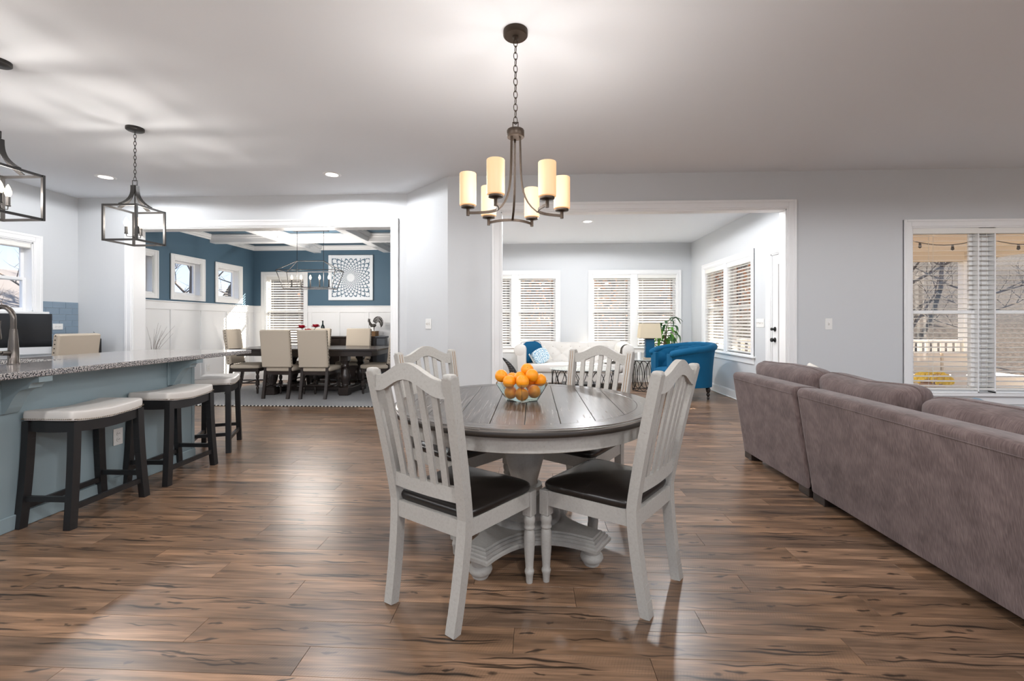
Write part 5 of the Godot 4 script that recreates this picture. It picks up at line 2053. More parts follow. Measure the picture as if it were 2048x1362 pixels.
	for k in 6:
		b = MB.new()
		b.box(Vector3(0, 0.009 + 0.0165 * k, 0), Vector3(0.25 + 0.008 * (k % 2), 0.0165, 0.20 + 0.008 * (k % 2)), 0.005)
		obj("woven_band", b, M.wicker, wk)
	b = MB.new()
	b.box(Vector3(0, 0.103, 0), Vector3(0.275, 0.010, 0.225), 0.003)
	obj("lid", b, M.throw, wk)
	build_rooster(Vector3(-3.13, 1.0145, -8.71))
	var bt := thing("wine_bottle", "dark wine bottle with cream label on the sideboard", "bottle", Vector3(-4.146, 0.9055, -8.70))
	b = MB.new()
	b.lathe([Vector2(0, 0), Vector2(0.035, 0), Vector2(0.037, 0.01), Vector2(0.037, 0.175), Vector2(0.032, 0.20), Vector2(0.016, 0.225), Vector2(0.0135, 0.24), Vector2(0.0135, 0.29), Vector2(0.0155, 0.292), Vector2(0.0155, 0.305), Vector2(0, 0.306)], 24)
	obj("glass", b, M.bottle, bt)
	b = MB.new()
	b.lathe([Vector2(0.0373, 0.05), Vector2(0.0376, 0.052), Vector2(0.0376, 0.148), Vector2(0.0373, 0.15)], 24)
	obj("paper_label", b, M.linen_chair, bt)
	build_art()
	build_linear_lantern()
	# twigs in a tall vase by the opening
	var tw := thing("twig_vase", "tall white floor vase of thin bare twigs by the wainscot", "vase", Vector3(-5.42, 0, -6.18))
	b = MB.new()
	b.lathe([Vector2(0, 0), Vector2(0.09, 0), Vector2(0.11, 0.12), Vector2(0.10, 0.40), Vector2(0.06, 0.60), Vector2(0.07, 0.66)], 24)
	obj("vase_body", b, M.white_cup, tw)
	for k in 14:
		var lean := Vector3(rng.randf_range(-0.10, 0.42), 1.0, rng.randf_range(-0.35, 0.25))
		b = MB.new()
		var tip := Vector3(lean.x * 0.6, rng.randf_range(0.95, 1.2), lean.z * 0.6)
		b.tube([Vector3(0, 0.5, 0), tip * Vector3(0.35, 0.8, 0.35), tip], [0.003, 0.0022, 0.001], 4)
		obj("twig", b, M.twig, tw)

func build_rooster(at: Vector3) -> void:
	var t := thing("rooster_figure", "dark metal rooster figure with arched tail on the wicker box", "figurine", at)
	var b := MB.new()
	b.pillow(Vector3(-0.005, 0.095, 0), Vector3(0.062, 0.036, 0.032), 1.0, 1.0, Basis(Vector3.BACK, 0.35), 20, 12)
	b.tube([Vector3(-0.03, 0.095, 0), Vector3(-0.065, 0.13, 0), Vector3(-0.082, 0.175, 0), Vector3(-0.085, 0.20, 0)], [0.032, 0.026, 0.018, 0.014], 12)
	b.sphere(Vector3(-0.088, 0.205, 0), 0.018, 12)
	b.tube([Vector3(-0.10, 0.205, 0), Vector3(-0.125, 0.198, 0)], [0.007, 0.001], 8)
	obj("body", b, M.rooster, t)
	b = MB.new()
	for k in 5:
		var x := -0.108 + 0.011 * k
		b.bar(Vector3(x, 0.215, 0), Vector3(x - 0.002, 0.237 + 0.006 * sin(k * 1.2), 0), Vector2(0.010, 0.005), Vector2(0.003, 0.003))
	b.pillow(Vector3(-0.108, 0.180, 0), Vector3(0.007, 0.016, 0.004), 1.0, 1.0, Basis.IDENTITY, 10, 6)
	obj("comb", b, M.rooster, t)
	for k in 7:
		var r := 0.050 + 0.011 * k
		var pts := []
		var rad := []
		for j in 10:
			var a := lerpf(PI * 0.95, -0.35 - 0.10 * k, j / 9.0)
			pts.append(Vector3(0.085 + cos(a) * r * 0.85, 0.125 + 0.006 * k + sin(a) * r, (k % 3 - 1) * 0.008))
			rad.append(0.0075 * (1.0 - 0.55 * absf(j / 9.0 - 0.4)))
		b = MB.new()
		b.tube(pts, rad, 6)
		obj("tail_feather", b, M.rooster, t)
	for s in [-1.0, 1.0]:
		b = MB.new()
		b.tube([Vector3(0.0, 0.07, s * 0.016), Vector3(0.005, 0.03, s * 0.018), Vector3(0.0, 0.004, s * 0.018)], [0.011, 0.005, 0.005], 8)
		b.tube([Vector3(0.015, 0.004, s * 0.018), Vector3(-0.03, 0.004, s * 0.018)], 0.004, 6)
		obj("leg", b, M.rooster, t)
	b = MB.new()
	b.box(Vector3(-0.012, 0.035, 0.04), Vector3(0.05, 0.07, 0.002))
	tag(obj("place_card", b, M.white_cup), "small white card leaning before the rooster", "card").position = at

func build_art() -> void:
	var c := Vector3(-3.6865, 2.0825, ZF + 0.012)
	var t := thing("carved_panel", "square white carved wall panel with a mandala of petals", "wall art", c)
	var H := 0.457
	var b := MB.new()
	for s in [-1.0, 1.0]:
		b.box(Vector3(s * (H - 0.033), 0, 0.016), Vector3(0.066, H * 2, 0.034), 0.004)
		b.box(Vector3(0, s * (H - 0.033), 0.016), Vector3(H * 2 - 0.132, 0.066, 0.034), 0.004)
	obj("frame", b, M.art_white, t)
	# fish-scale rings, outer ones behind; each petal leaves a crescent gap to the wall tone behind it
	var inner := H - 0.066
	var sq := PackedVector2Array([Vector2(-inner, -inner), Vector2(inner, -inner), Vector2(inner, inner), Vector2(-inner, inner)])
	var pet := MB.new()
	var gap := MB.new()
	pet.box(Vector3(0, 0, 0.002), Vector3(inner * 2, inner * 2, 0.003))
	var rings := 11
	for i in range(rings - 1, -1, -1):
		var r := 0.085 * pow(1.185, i)
		var cnt := 24
		var hw := PI * r / cnt * 0.98
		var hh := r * 0.20
		var z := 0.006 + 0.0016 * (rings - 1 - i)
		for k in cnt:
			var a := TAU * (k + 0.5 * (i % 2)) / cnt
			for lay in 2:
				var sc := 1.0 if lay == 0 else 0.76
				var poly := PackedVector2Array()
				for j in 9:
					var q := PI * j / 8.0
					poly.append(Vector2(cos(q) * hw * sc, sin(q) * hh * sc + (0.0 if lay == 0 else -hh * 0.12)))
				poly.append(Vector2(-hw * sc, -hh * 0.9))
				poly.append(Vector2(hw * sc, -hh * 0.9))
				var turned := PackedVector2Array()
				for p in poly:
					turned.append(Vector2(0, r).rotated(-a) + p.rotated(-a))
				for cl in Geometry2D.intersect_polygons(turned, sq):
					if lay == 0:
						gap.prism(cl, z - 0.001, z)
					else:
						pet.prism(cl, z - 0.001, z + 0.001)
	pet.prism(circle(0.075, 32), 0.0, 0.006 + 0.0016 * rings + 0.001)
	obj("petals", pet, M.art_white, t)
	obj("crescent_openings", gap, M.blue_wall, t)

func build_linear_lantern() -> void:
	var c := Vector3(-3.745, 0, -7.41)
	var t := thing("linear_lantern", "long black open-frame lantern with five candle bulbs above the dining table", "chandelier", c)
	var b := MB.new()
	b.box(Vector3(0, 2.722, 0), Vector3(0.60, 0.018, 0.11), 0.004)
	obj("ceiling_canopy", b, M.black_metal, t)
	var yt := 2.212
	var ym := 2.045
	var yb := 1.742
	var g := 0.006
	for x in [-0.228, 0.228]:
		b = MB.new()
		b.tube([Vector3(x, 2.72, 0), Vector3(x, 1.765, 0)], 0.004, 8)
		b.sphere(Vector3(x, yt, 0), 0.010, 10)
		obj("rod", b, M.black_metal, t)
	b = MB.new()
	var wm := 0.50
	var dm := 0.165
	var wb := 0.415
	var db := 0.095
	b.tube([Vector3(-0.228, yt, 0), Vector3(0.228, yt, 0)], g, 6)
	var up := []
	var lo := []
	for k in [[-1, 1], [1, 1], [1, -1], [-1, -1]]:
		up.append(Vector3(k[0] * wm, ym, k[1] * dm))
		lo.append(Vector3(k[0] * wb, yb, k[1] * db))
		b.tube([Vector3(k[0] * 0.228, yt, 0), up[-1]], g, 6)
		b.tube([up[-1], lo[-1]], g, 6)
	for k in 4:
		b.tube([up[k], up[(k + 1) % 4]], g, 6)
		b.tube([lo[k], lo[(k + 1) % 4]], g, 6)
	obj("frame", b, M.black_metal, t)
	b = MB.new()
	b.box(Vector3(0, 1.768, 0), Vector3(0.70, 0.012, 0.022), 0.002)
	obj("candle_bar", b, M.black_metal, t)
	for k in 5:
		var x := -0.32 + 0.16 * k
		b = MB.new()
		b.lathe([Vector2(0, 1.77), Vector2(0.010, 1.77), Vector2(0.010, 1.90), Vector2(0, 1.90)], 12, Transform3D(Basis.IDENTITY, Vector3(x, 0, 0)))
		var cd := obj("candle_sleeve", b, M.black_metal, t)
		b = MB.new()
		b.lathe([Vector2(0, 1.90), Vector2(0.010, 1.902), Vector2(0.0175, 1.925), Vector2(0.0165, 1.94), Vector2(0.009, 1.962), Vector2(0, 1.978)], 14, Transform3D(Basis.IDENTITY, Vector3(x, 0, 0)))
		obj("candle_bulb", b, M.bulb_glow, cd)
		omni(t, Vector3(x, 1.935, 0), 0.26, c8(255, 249, 243), 0.015)

# ---------------------------------------------------------------- sunroom
func build_sunroom_set() -> void:
	tufted_sofa()
	# pillows on the sofa
	var p := thing("velvet_pillow", "plain blue velvet pillow against the white sofa's arm", "pillow", Vector3(-0.02, 0.625, -8.30))
	p.rotation = Vector3(-0.25, 0.35, 0.08)
	var b := MB.new()
	b.pillow(Vector3.ZERO, Vector3(0.205, 0.205, 0.075), 0.3, 0.75)
	obj("pillow_body", b, M.pillow_blue, p)
	b = MB.new()
	var pts := []
	for k in 32:
		var a := TAU * k / 32.0
		pts.append(Vector3(0.205 * signf(cos(a)) * pow(absf(cos(a)), 0.3), 0.0, 0) + Vector3(0, 0.0, 0.075 * 0.0) + Vector3(0, 0.205 * signf(sin(a)) * pow(absf(sin(a)), 0.3), 0))
	b.tube(pts, 0.004, 5, true)
	obj("seam", b, M.pillow_blue, p)
	p = thing("printed_pillow", "white and blue patterned pillow with fringe leaning on the blue velvet pillow", "pillow", Vector3(0.13, 0.565, -8.12))
	p.rotation = Vector3(-0.35, 0.45, 0.42)
	b = MB.new()
	b.pillow(Vector3.ZERO, Vector3(0.165, 0.14, 0.06), 0.3, 0.75)
	obj("pillow_body", b, M.print_fabric, p)
	b = MB.new()
	for s in [-1.0, 1.0]:
		for k in 16:
			var y := -0.13 + 0.26 * k / 15.0
			b.tube([Vector3(s * 0.16, y, 0), Vector3(s * 0.19, y - 0.006, 0)], 0.005, 4)
	obj("fringe", b, M.throw, p).set_meta("kind", "stuff")
	# throw over the arm
	var tw := thing("knit_throw", "cream throw draped over the white sofa's arm beside the side table", "throw", Vector3(1.50, 0.0, -8.25))
	b = MB.new()
	b.surf(30, 22, func(u: float, w: float) -> Vector3:
		# across the rolled arm: from seat up over the arm and down the outside
		var z := lerpf(-0.30, 0.26, w)
		var path: Vector2
		if u < 0.45:
			var q := u / 0.45
			path = Vector2(lerpf(-0.24, 0.03, q), lerpf(0.455, 0.60, q * q))
		else:
			var a := lerpf(PI * 0.95, -0.25, (u - 0.45) / 0.55)
			path = Vector2(0.150 + cos(a) * 0.119, 0.68 + sin(a) * 0.119)
		return Vector3(path.x, path.y + 0.010 * sin(w * 21.0 + u * 4.0) + 0.006, z + 0.02 * sin(u * 6.0)), true)
	obj("throw_cloth", b, M.throw, tw)
	# horn sculpture
	var h := thing("horn_sculpture", "black curved horn floor sculpture with pale dots beside the white sofa", "sculpture", Vector3(-0.43, 0, -7.75))
	b = MB.new()
	pts = []
	var rad := []
	for k in 17:
		var u := k / 16.0
		pts.append(Vector3(0.06 - 0.16 * pow(u, 3.0) + 0.05 * sin(u * PI), 0.02 + 0.55 * u - 0.0 * u, 0))
		rad.append(0.014 + 0.088 * pow(1.0 - u, 0.9) * (0.80 + 0.35 * sin(u * 3.2)))
	rad[16] = 0.004
	b.tube(pts, rad, 20)
	obj("horn_body", b, M.black, h)
	b = MB.new()
	for k in range(6, 15):
		for j in 12:
			var a := TAU * (j + 0.5 * (k % 2)) / 12.0
			b.sphere(pts[k] + Vector3(cos(a), 0, sin(a)) * rad[k] * 1.0, 0.0055, 5)
	obj("dot_inlay", b, M.glint, h)
	b = MB.new()
	b.lathe([Vector2(0, 0), Vector2(0.12, 0), Vector2(0.12, 0.015), Vector2(0.10, 0.022), Vector2(0, 0.022)], 28, Transform3D(Basis.IDENTITY, Vector3(0.06, 0, 0)))
	obj("foot_plate", b, M.black, h)
	coffee_table()
	side_table()
	armchair()
	plant()

func tufted_sofa() -> void:
	var t := thing("tufted_sofa", "white button-tufted sofa with rolled arms under the sunroom windows", "sofa", Vector3(0.72, 0, -8.36))
	var b := MB.new()
	b.span(Vector3(-0.92, 0.10, -0.42), Vector3(0.92, 0.29, 0.40), 0.02)
	obj("base", b, M.white_fabric, t)
	b = MB.new()
	b.pillow(Vector3(0, 0.365, 0.03), Vector3(0.86, 0.085, 0.40), 0.12, 0.35, Basis.IDENTITY, 56, 12)
	obj("seat_cushion", b, M.white_fabric, t)
	# tufted back, gently bowed, with a rounded top
	b = MB.new()
	var topy := func(x: float) -> float:
		return 0.80 + 0.045 * pow(absf(x) / 0.95, 3.0)
	var face := func(x: float, y: float) -> float:
		var gx := x / 0.17
		var gy := (y - 0.46) / 0.13
		var puff := absf(sin((gx + gy) * PI / 2.0)) * absf(sin((gx - gy) * PI / 2.0))
		return -0.24 - 0.10 * (y - 0.42) / 0.4 + 0.028 * sqrt(puff)
	b.surf(96, 30, func(u: float, w: float) -> Vector3:
		var x := lerpf(-0.95, 0.95, u)
		var ty: float = topy.call(x)
		if w < 0.6:
			var y := lerpf(0.38, ty - 0.07, w / 0.6)
			return Vector3(x, y, face.call(x, y))
		elif w < 0.85:
			var a := (w - 0.6) / 0.25 * PI
			var zf: float = face.call(x, ty - 0.07)
			return Vector3(x, ty - 0.07 + sin(a) * 0.07, lerpf(zf, -0.40, (1.0 - cos(a)) * 0.5))
		var q := (w - 0.85) / 0.15
		return Vector3(x, lerpf(ty - 0.07, 0.12, q), -0.40), false)
	var bk := obj("tufted_back", b, M.white_fabric, t)
	for r in 3:
		for k in range(-5, 6):
			var x := 0.17 * k + (0.17 if r % 2 == 1 else 0.0)
			if absf(x) > 0.86:
				continue
			var y := 0.46 + 0.13 * r - 0.0
			b = MB.new()
			b.sphere(Vector3(x, y, face.call(x, y) + 0.002), 0.011, 8, 0.6)
			obj("button", b, M.button, bk)
	for s in [-1.0, 1.0]:
		b = MB.new()
		# arm: inner wall, roll and outer wall swept along z
		b.surf(26, 12, func(u: float, w: float) -> Vector3:
			var z := lerpf(-0.40, 0.38, w)
			var flare := 0.05 * w
			var pth: Vector2
			if u < 0.25:
				pth = Vector2(0.80, lerpf(0.30, 0.62, u / 0.25))
			elif u < 0.8:
				var a := lerpf(PI, -0.9, (u - 0.25) / 0.55)
				pth = Vector2(0.905 + cos(a) * 0.105, 0.68 + sin(a) * 0.105)
			else:
				pth = Vector2(lerpf(0.955, 0.925, (u - 0.8) / 0.2), lerpf(0.60, 0.10, (u - 0.8) / 0.2))
			return Vector3(s * (pth.x + flare), pth.y, z), s < 0.0)
		var arm := obj("rolled_arm", b, M.white_fabric, t)
		b = MB.new()
		b.lathe([Vector2(0, 0.012), Vector2(0.085, 0.010), Vector2(0.105, 0.0)], 28, Transform3D(Basis(Vector3.RIGHT, PI / 2), Vector3(s * 0.955, 0.68, 0.38)))
		b.prism(PackedVector2Array([Vector2(s * 0.85, 0.10), Vector2(s * 0.975, 0.10), Vector2(s * 1.005, 0.60), Vector2(s * 0.955, 0.70), Vector2(s * 0.85, 0.66)]), 0.372, 0.386)
		obj("arm_front", b, M.white_fabric, arm)
		for z in [-0.34, 0.33]:
			b = MB.new()
			b.lathe([Vector2(0, 0), Vector2(0.015, 0), Vector2(0.028, 0.03), Vector2(0.018, 0.05), Vector2(0.03, 0.08), Vector2(0.03, 0.105)], 16, Transform3D(Basis.IDENTITY, Vector3(s * 0.86, 0, z)))
			obj("turned_foot", b, M.dark_wood, t)

func hoop_base(t: Node3D, rx: float, rz: float, h: float, n: int, arcs: bool, m: Material) -> void:
	for y in [0.006, h - 0.008]:
		var b := MB.new()
		var pts := []
		for k in 40:
			var a := TAU * k / 40.0
			pts.append(Vector3(cos(a) * rx, y, sin(a) * rz))
		b.tube(pts, 0.006, 6, true)
		obj("ring", b, m, t)
	for k in n:
		var a := TAU * k / n
		var pts := []
		if arcs:
			# a tall arch that springs from the foot ring and meets the top ring
			var half := TAU / n * 0.98
			for j in 15:
				var u := j / 14.0 * 2.0 - 1.0
				var aa := a + half * u
				pts.append(Vector3(cos(aa) * rx, lerpf(h - 0.01, 0.008, pow(absf(u), 2.0)), sin(aa) * rz))
			var b := MB.new()
			b.tube(pts, 0.006, 6)
			obj("arch", b, m, t)
		else:
			var half := TAU / n * 0.85
			for j in 24:
				var q := TAU * j / 24.0
				var aa := a + half * sin(q)
				pts.append(Vector3(cos(aa) * rx, h * 0.5 + (h * 0.5 - 0.012) * cos(q), sin(aa) * rz))
			var b := MB.new()
			b.tube(pts, 0.006, 6, true)
			obj("hoop", b, m, t)

func coffee_table() -> void:
	var t := thing("coffee_table", "oval glass coffee table on a black wire arch base before the white sofa", "coffee table", Vector3(0.80, 0, -7.22))
	hoop_base(t, 0.50, 0.33, 0.435, 16, true, M.black_metal)
	var b := MB.new()
	var p := PackedVector2Array()
	for k in 56:
		p.append(Vector2(cos(TAU * k / 56.0) * 0.54, sin(TAU * k / 56.0) * 0.37))
	b.prism(p, -0.436, -0.446, Transform3D(FLAT, Vector3.ZERO), 0.002)
	obj("glass_top", b, M.table_glass, t)
	# low black tray table inside the base
	var s := thing("black_crate", "black storage crate on the floor under the glass coffee table", "crate", Vector3(0.75, 0, -7.22))
	b = MB.new()
	b.span(Vector3(-0.28, 0.0, -0.16), Vector3(0.28, 0.20, 0.16), 0.006)
	obj("crate_body", b, M.black, s)
	b = MB.new()
	b.span(Vector3(-0.285, 0.20, -0.165), Vector3(0.285, 0.215, 0.165), 0.004)
	obj("crate_lid", b, M.black, s)

func side_table() -> void:
	var t := thing("side_table", "round glass side table on black wire hoops by the sofa arm", "side table", Vector3(1.93, 0, -7.90))
	hoop_base(t, 0.20, 0.20, 0.53, 10, false, M.black_metal)
	var b := MB.new()
	b.prism(circle(0.255, 48), -0.531, -0.541, Transform3D(FLAT, Vector3.ZERO), 0.002)
	obj("glass_top", b, M.table_glass, t)
	var l := thing("table_lamp", "blue column table lamp with beige shade on the glass side table", "lamp", Vector3(2.02, 0.5415, -7.93))
	b = MB.new()
	b.box(Vector3(0, 0.012, 0), Vector3(0.18, 0.024, 0.13), 0.003)
	obj("foot", b, M.linen_chair, l)
	b = MB.new()
	b.box(Vector3(0.006, 0.185, 0), Vector3(0.145, 0.32, 0.10), 0.004)
	obj("column", b, M.lamp_blue, l)
	for k in 14:
		b = MB.new()
		b.box(Vector3(-0.070, 0.040 + 0.0223 * k, 0), Vector3(0.024, 0.015, 0.10), 0.004)
		obj("rib", b, M.lamp_blue, l)
	b = MB.new()
	b.box(Vector3(0, 0.352, 0), Vector3(0.17, 0.014, 0.12), 0.003)
	b.tube([Vector3(0, 0.355, 0), Vector3(0, 0.43, 0)], 0.006, 8)
	obj("neck", b, M.bronze, l)
	b = MB.new()
	var lo := [Vector3(-0.184, 0.365, 0.12), Vector3(0.184, 0.365, 0.12), Vector3(0.184, 0.365, -0.12), Vector3(-0.184, 0.365, -0.12)]
	var hi := [Vector3(-0.16, 0.615, 0.10), Vector3(0.16, 0.615, 0.10), Vector3(0.16, 0.615, -0.10), Vector3(-0.16, 0.615, -0.10)]
	for k in 4:
		var m := (k + 1) % 4
		var out: Vector3 = (lo[k] + lo[m]) * Vector3(1, 0, 1)
		b.quad(lo[k], lo[m], hi[m], hi[k], out)
		b.quad(lo[k] * Vector3(0.985, 1, 0.985), lo[m] * Vector3(0.985, 1, 0.985), hi[m] * Vector3(0.985, 1, 0.985), hi[k] * Vector3(0.985, 1, 0.985), -out)
	obj("lamp_shade", b, M.shade, l)
	b = MB.new()
	b.lathe([Vector2(0, 0.002), Vector2(0.030, 0), Vector2(0.034, 0.13), Vector2(0.031, 0.13), Vector2(0.028, 0.006), Vector2(0, 0.006)], 20)
	var cup := obj("candle_cup", b, M.white_cup)
	cup.position = Vector3(1.82, 0.5415, -7.80)
	tag(cup, "white cylindrical candle holder on the glass side table", "candle holder")

func armchair() -> void:
	var t := thing("tub_armchair", "bright blue velvet tufted tub armchair on turned dark legs", "armchair", Vector3(2.36, 0, -7.18), deg_to_rad(14.0))
	# plan: open towards -x; angle runs round the back from one arm front to the other
	var plan := func(u: float, grow: float) -> Vector3:
		var a := lerpf(-2.42, 2.42, u)
		var ex := 0.72
		var x := signf(cos(a)) * pow(absf(cos(a)), ex) * (0.37 + grow)
		var z := signf(sin(a)) * pow(absf(sin(a)), ex) * (0.385 + grow)
		if cos(a) < 0.0:
			x = -0.36 * absf(cos(a)) / absf(cos(2.42))
		return Vector3(x, 0, z)
	var rim := func(u: float) -> float:
		return 0.70 + 0.115 * pow(sin(PI * u), 0.8)
	var b := MB.new()
	b.surf(56, 10, func(u: float, w: float) -> Vector3:
		var y := lerpf(0.20, rim.call(u), w)
		return plan.call(u, 0.0 + 0.045 * w * w) + Vector3(0, y, 0), true)
	obj("outer_shell", b, M.velvet_blue, t)
	b = MB.new()
	b.surf(72, 20, func(u: float, w: float) -> Vector3:
		var y := lerpf(0.36, rim.call(u), w)
		var gx := u * 14.0
		var gy := w * 3.0
		var puff := sqrt(absf(sin((gx + gy) * PI / 2.0)) * absf(sin((gx - gy) * PI / 2.0)))
		return plan.call(u, -0.115 - 0.025 * puff + 0.10 * w * w) + Vector3(0, y, 0), false)
	obj("tufted_lining", b, M.velvet_blue, t)
	b = MB.new()
	var pts := []
	for k in 49:
		var u := k / 48.0
		pts.append(plan.call(u, 0.022) + Vector3(0, rim.call(u), 0))
	b.tube(pts, 0.052, 14)
	b.sphere(pts[0], 0.056, 14)
	b.sphere(pts[48], 0.056, 14)
	obj("rolled_rim", b, M.velvet_blue, t)
	for e in [0.0, 1.0]:
		b = MB.new()
		var o: Vector3 = plan.call(e, 0.0)
		var i: Vector3 = plan.call(e, -0.12)
		var mid := (o + i) * 0.5
		b.bar(Vector3(mid.x, 0.20, mid.z), Vector3(mid.x, 0.70, mid.z), Vector2(0.05, 0.13), Vector2(0.05, 0.15), Vector3.RIGHT)
		obj("arm_front", b, M.velvet_blue, t)
	b = MB.new()
	b.pillow(Vector3(-0.07, 0.40, 0), Vector3(0.33, 0.075, 0.28), 0.3, 0.45, Basis.IDENTITY, 40, 12)
	obj("seat_cushion", b, M.velvet_blue, t)
	b = MB.new()
	var pl := PackedVector2Array()
	for k in 33:
		var q: Vector3 = plan.call(k / 32.0, -0.006)
		pl.append(Vector2(q.x, q.z))
	b.prism(pl, -0.195, -0.33, Transform3D(FLAT, Vector3.ZERO))
	obj("seat_frame", b, M.velvet_blue, t)
	for s in [[-0.28, -0.30], [-0.28, 0.30], [0.25, -0.26], [0.25, 0.26]]:
		b = MB.new()
		b.lathe([Vector2(0, 0), Vector2(0.013, 0), Vector2(0.019, 0.03), Vector2(0.012, 0.045), Vector2(0.024, 0.065), Vector2(0.026, 0.085), Vector2(0.014, 0.10), Vector2(0.026, 0.115), Vector2(0.034, 0.145), Vector2(0.034, 0.165), Vector2(0.022, 0.185), Vector2(0.03, 0.20)], 18, Transform3D(Basis.IDENTITY, Vector3(s[0], 0, s[1])))
		obj("turned_leg", b, M.dark_wood, t)

func plant() -> void:
	var t := thing("corn_plant", "tall potted plant with drooping green leaves behind the blue armchair", "plant", Vector3(2.42, 0, -8.38))
	var b := MB.new()
	b.lathe([Vector2(0, 0), Vector2(0.12, 0), Vector2(0.15, 0.26), Vector2(0.16, 0.28), Vector2(0.145, 0.28), Vector2(0.14, 0.24), Vector2(0, 0.24)], 28)
	obj("pot", b, M.pot, t)
	var tops := []
	for k in 3:
		var a := TAU * k / 3.0
		var pts := []
		for j in 14:
			var u := j / 13.0
			pts.append(Vector3(cos(a + u * 7.0) * 0.022, 0.24 + u * (0.82 - 0.1 * k), sin(a + u * 7.0) * 0.022))
		b = MB.new()
		b.tube(pts, [0.016, 0.016, 0.016, 0.016, 0.015, 0.015, 0.015, 0.015, 0.014, 0.014, 0.014, 0.013, 0.012, 0.01], 8)
		obj("braided_stem", b, M.trunk, t)
		tops.append(pts[13])
	var lf := MB.new()
	lf.surf(10, 4, func(u: float, w: float) -> Vector3:
		var wd := 0.034 * pow(sin(PI * clampf(u * 0.9 + 0.05, 0.0, 1.0)), 0.8)
		var s := (w - 0.5) * 2.0
		return Vector3(u * 0.20, 0.05 * sin(u * 2.2) - 0.13 * u * u * u - 0.012 * absf(s) * 0.0 + 0.012 * absf(s), s * wd), true)
	var lm := lf.mesh()
	for k in 46:
		var top: Vector3 = tops[k % 3]
		var a := rng.randf() * TAU
		var up := rng.randf_range(-0.9, 0.5)
		var off := Vector3(cos(a), 0, sin(a)) * rng.randf_range(0.02, 0.17)
		var y := rng.randf_range(-0.22, 0.20)
		var bs := Basis(Vector3.UP, -a) * Basis(Vector3.BACK, up)
		var sc := rng.randf_range(0.75, 1.15)
		var o := obj("leaf", lm, M.leaf if k % 3 != 0 else M.leaf_dark, t)
		o.transform = Transform3D(bs.scaled(Vector3(sc, sc, sc)), top + off + Vector3(0, y, 0))
		if k % 2 == 0:
			b = MB.new()
			b.tube([top + Vector3(0, minf(y, 0.0) * 0.6, 0), (top + top + off + Vector3(0, y, 0)) * 0.5 + Vector3(0, 0.03, 0), top + off + Vector3(0, y, 0)], 0.004, 5)
			obj("leaf_stalk", b, M.leaf_dark, t)

# ---------------------------------------------------------------- outside
func build_outside() -> void:
	# ground that rises into wooded banks behind and beside the house
	var b := MB.new()
	b.surf(60, 60, func(u: float, w: float) -> Vector3:
		var x := lerpf(-70.0, 60.0, u)
		var z := lerpf(-75.0, 45.0, w)
		return Vector3(x, land(x, z) + 0.12 * sin(x * 0.7) * cos(z * 0.5), z), true)
	var g := obj("ground", b, M.litter)
	g.set_meta("kind", "structure")
	build_porch()
	# bare woodland trees of four growth forms
	var forms := []
	for k in 4:
		forms.append(bare_tree(k))
	var names := ["slender bare grey tree in the woods outside", "bare grey tree with steep branches in the woods outside", "bare tree with a forked crown in the woods outside", "low bare tree with many fine twigs in the woods outside"]
	var reserved := [Vector3(-15.0, -0.7, -6.2), Vector3(-19.0, -0.7, -11.0), Vector3(-20.0, -0.7, -4.0), Vector3(-6.8, -0.7, -17.0), Vector3(1.5, -0.6, -16.5), Vector3(7.0, -0.6, -18.0)]
	var spots := []
	for s in reserved:
		spots.append(Vector2(s.x, s.z))
	for k in 900:
		place_tree(spots, Vector2(rng.randf_range(-26.0, 22.0), rng.randf_range(-36.0, -14.0)), 46)
	for k in 400:
		place_tree(spots, Vector2(rng.randf_range(-34.0, -13.0), rng.randf_range(-26.0, 4.0)), 62)
	for k in range(reserved.size(), spots.size()):
		var p: Vector2 = spots[k]
		var y := land(p.x, p.y) - 0.15
		var f := k % 4
		var t := thing("bare_tree", names[f], "tree", Vector3(p.x, y, p.y), rng.randf() * TAU, "bare woodland trees")
		var sc := rng.randf_range(0.8, 1.05)
		t.scale = Vector3(sc, sc, sc)
		obj("trunk", forms[f][0], M.bark, t)
		obj("branches", forms[f][1], M.bark, t)
	# russet trees with leaves still on, seen from the kitchen window and dining room
	for s in reserved:
		var t := thing("russet_tree", "tree still holding russet leaves outside the windows", "tree", s, rng.randf() * TAU, "russet leafed trees")
		t.position.y = land(s.x, s.z) - 0.15
		obj("trunk", forms[1][0], M.bark, t)
		obj("branches", forms[1][1], M.bark, t)
		b = MB.new()
		for k in 900:
			var a := rng.randf() * TAU
			var r := sqrt(rng.randf()) * 2.0
			var c := Vector3(cos(a) * r, rng.randf_range(1.2, 5.5), sin(a) * r)
			var q := Basis(Vector3(rng.randf() - 0.5, rng.randf() - 0.5, rng.randf() - 0.5).normalized(), rng.randf() * TAU)
			var x := q.x * 0.07
			var y := q.y * 0.07
			b.quad(c - x, c - y, c + x, c + y, q.z)
		obj("foliage", b, M.tan_leaf, t).set_meta("kind", "stuff")
	# neighbouring house beyond the kitchen window
	var h := thing("neighbour_house", "pale grey neighbouring house with dark roof beyond the kitchen window", "house", Vector3(-27.0, -0.7, -17.0))
	b = MB.new()
	b.span(Vector3(-4, 0, -5), Vector3(4, 2.6, 5))
	obj("wall", b, M.house_grey, h)
	b = MB.new()
	b.prism(PackedVector2Array([Vector2(-4.6, 2.55), Vector2(4.6, 2.55), Vector2(0, 4.6)]), -5.4, 5.4)
	obj("roof", b, M.roof, h)
	for z in [-3.0, 0.0, 3.0]:
		b = MB.new()
		b.span(Vector3(3.98, 0.9, z - 0.5), Vector3(4.04, 2.1, z + 0.5), 0.01)
		obj("window_frame", b, M.porch_white, h)
		b = MB.new()
		b.span(Vector3(4.03, 0.98, z - 0.43), Vector3(4.05, 2.02, z + 0.43))
		obj("window_glass", b, M.screen, h)

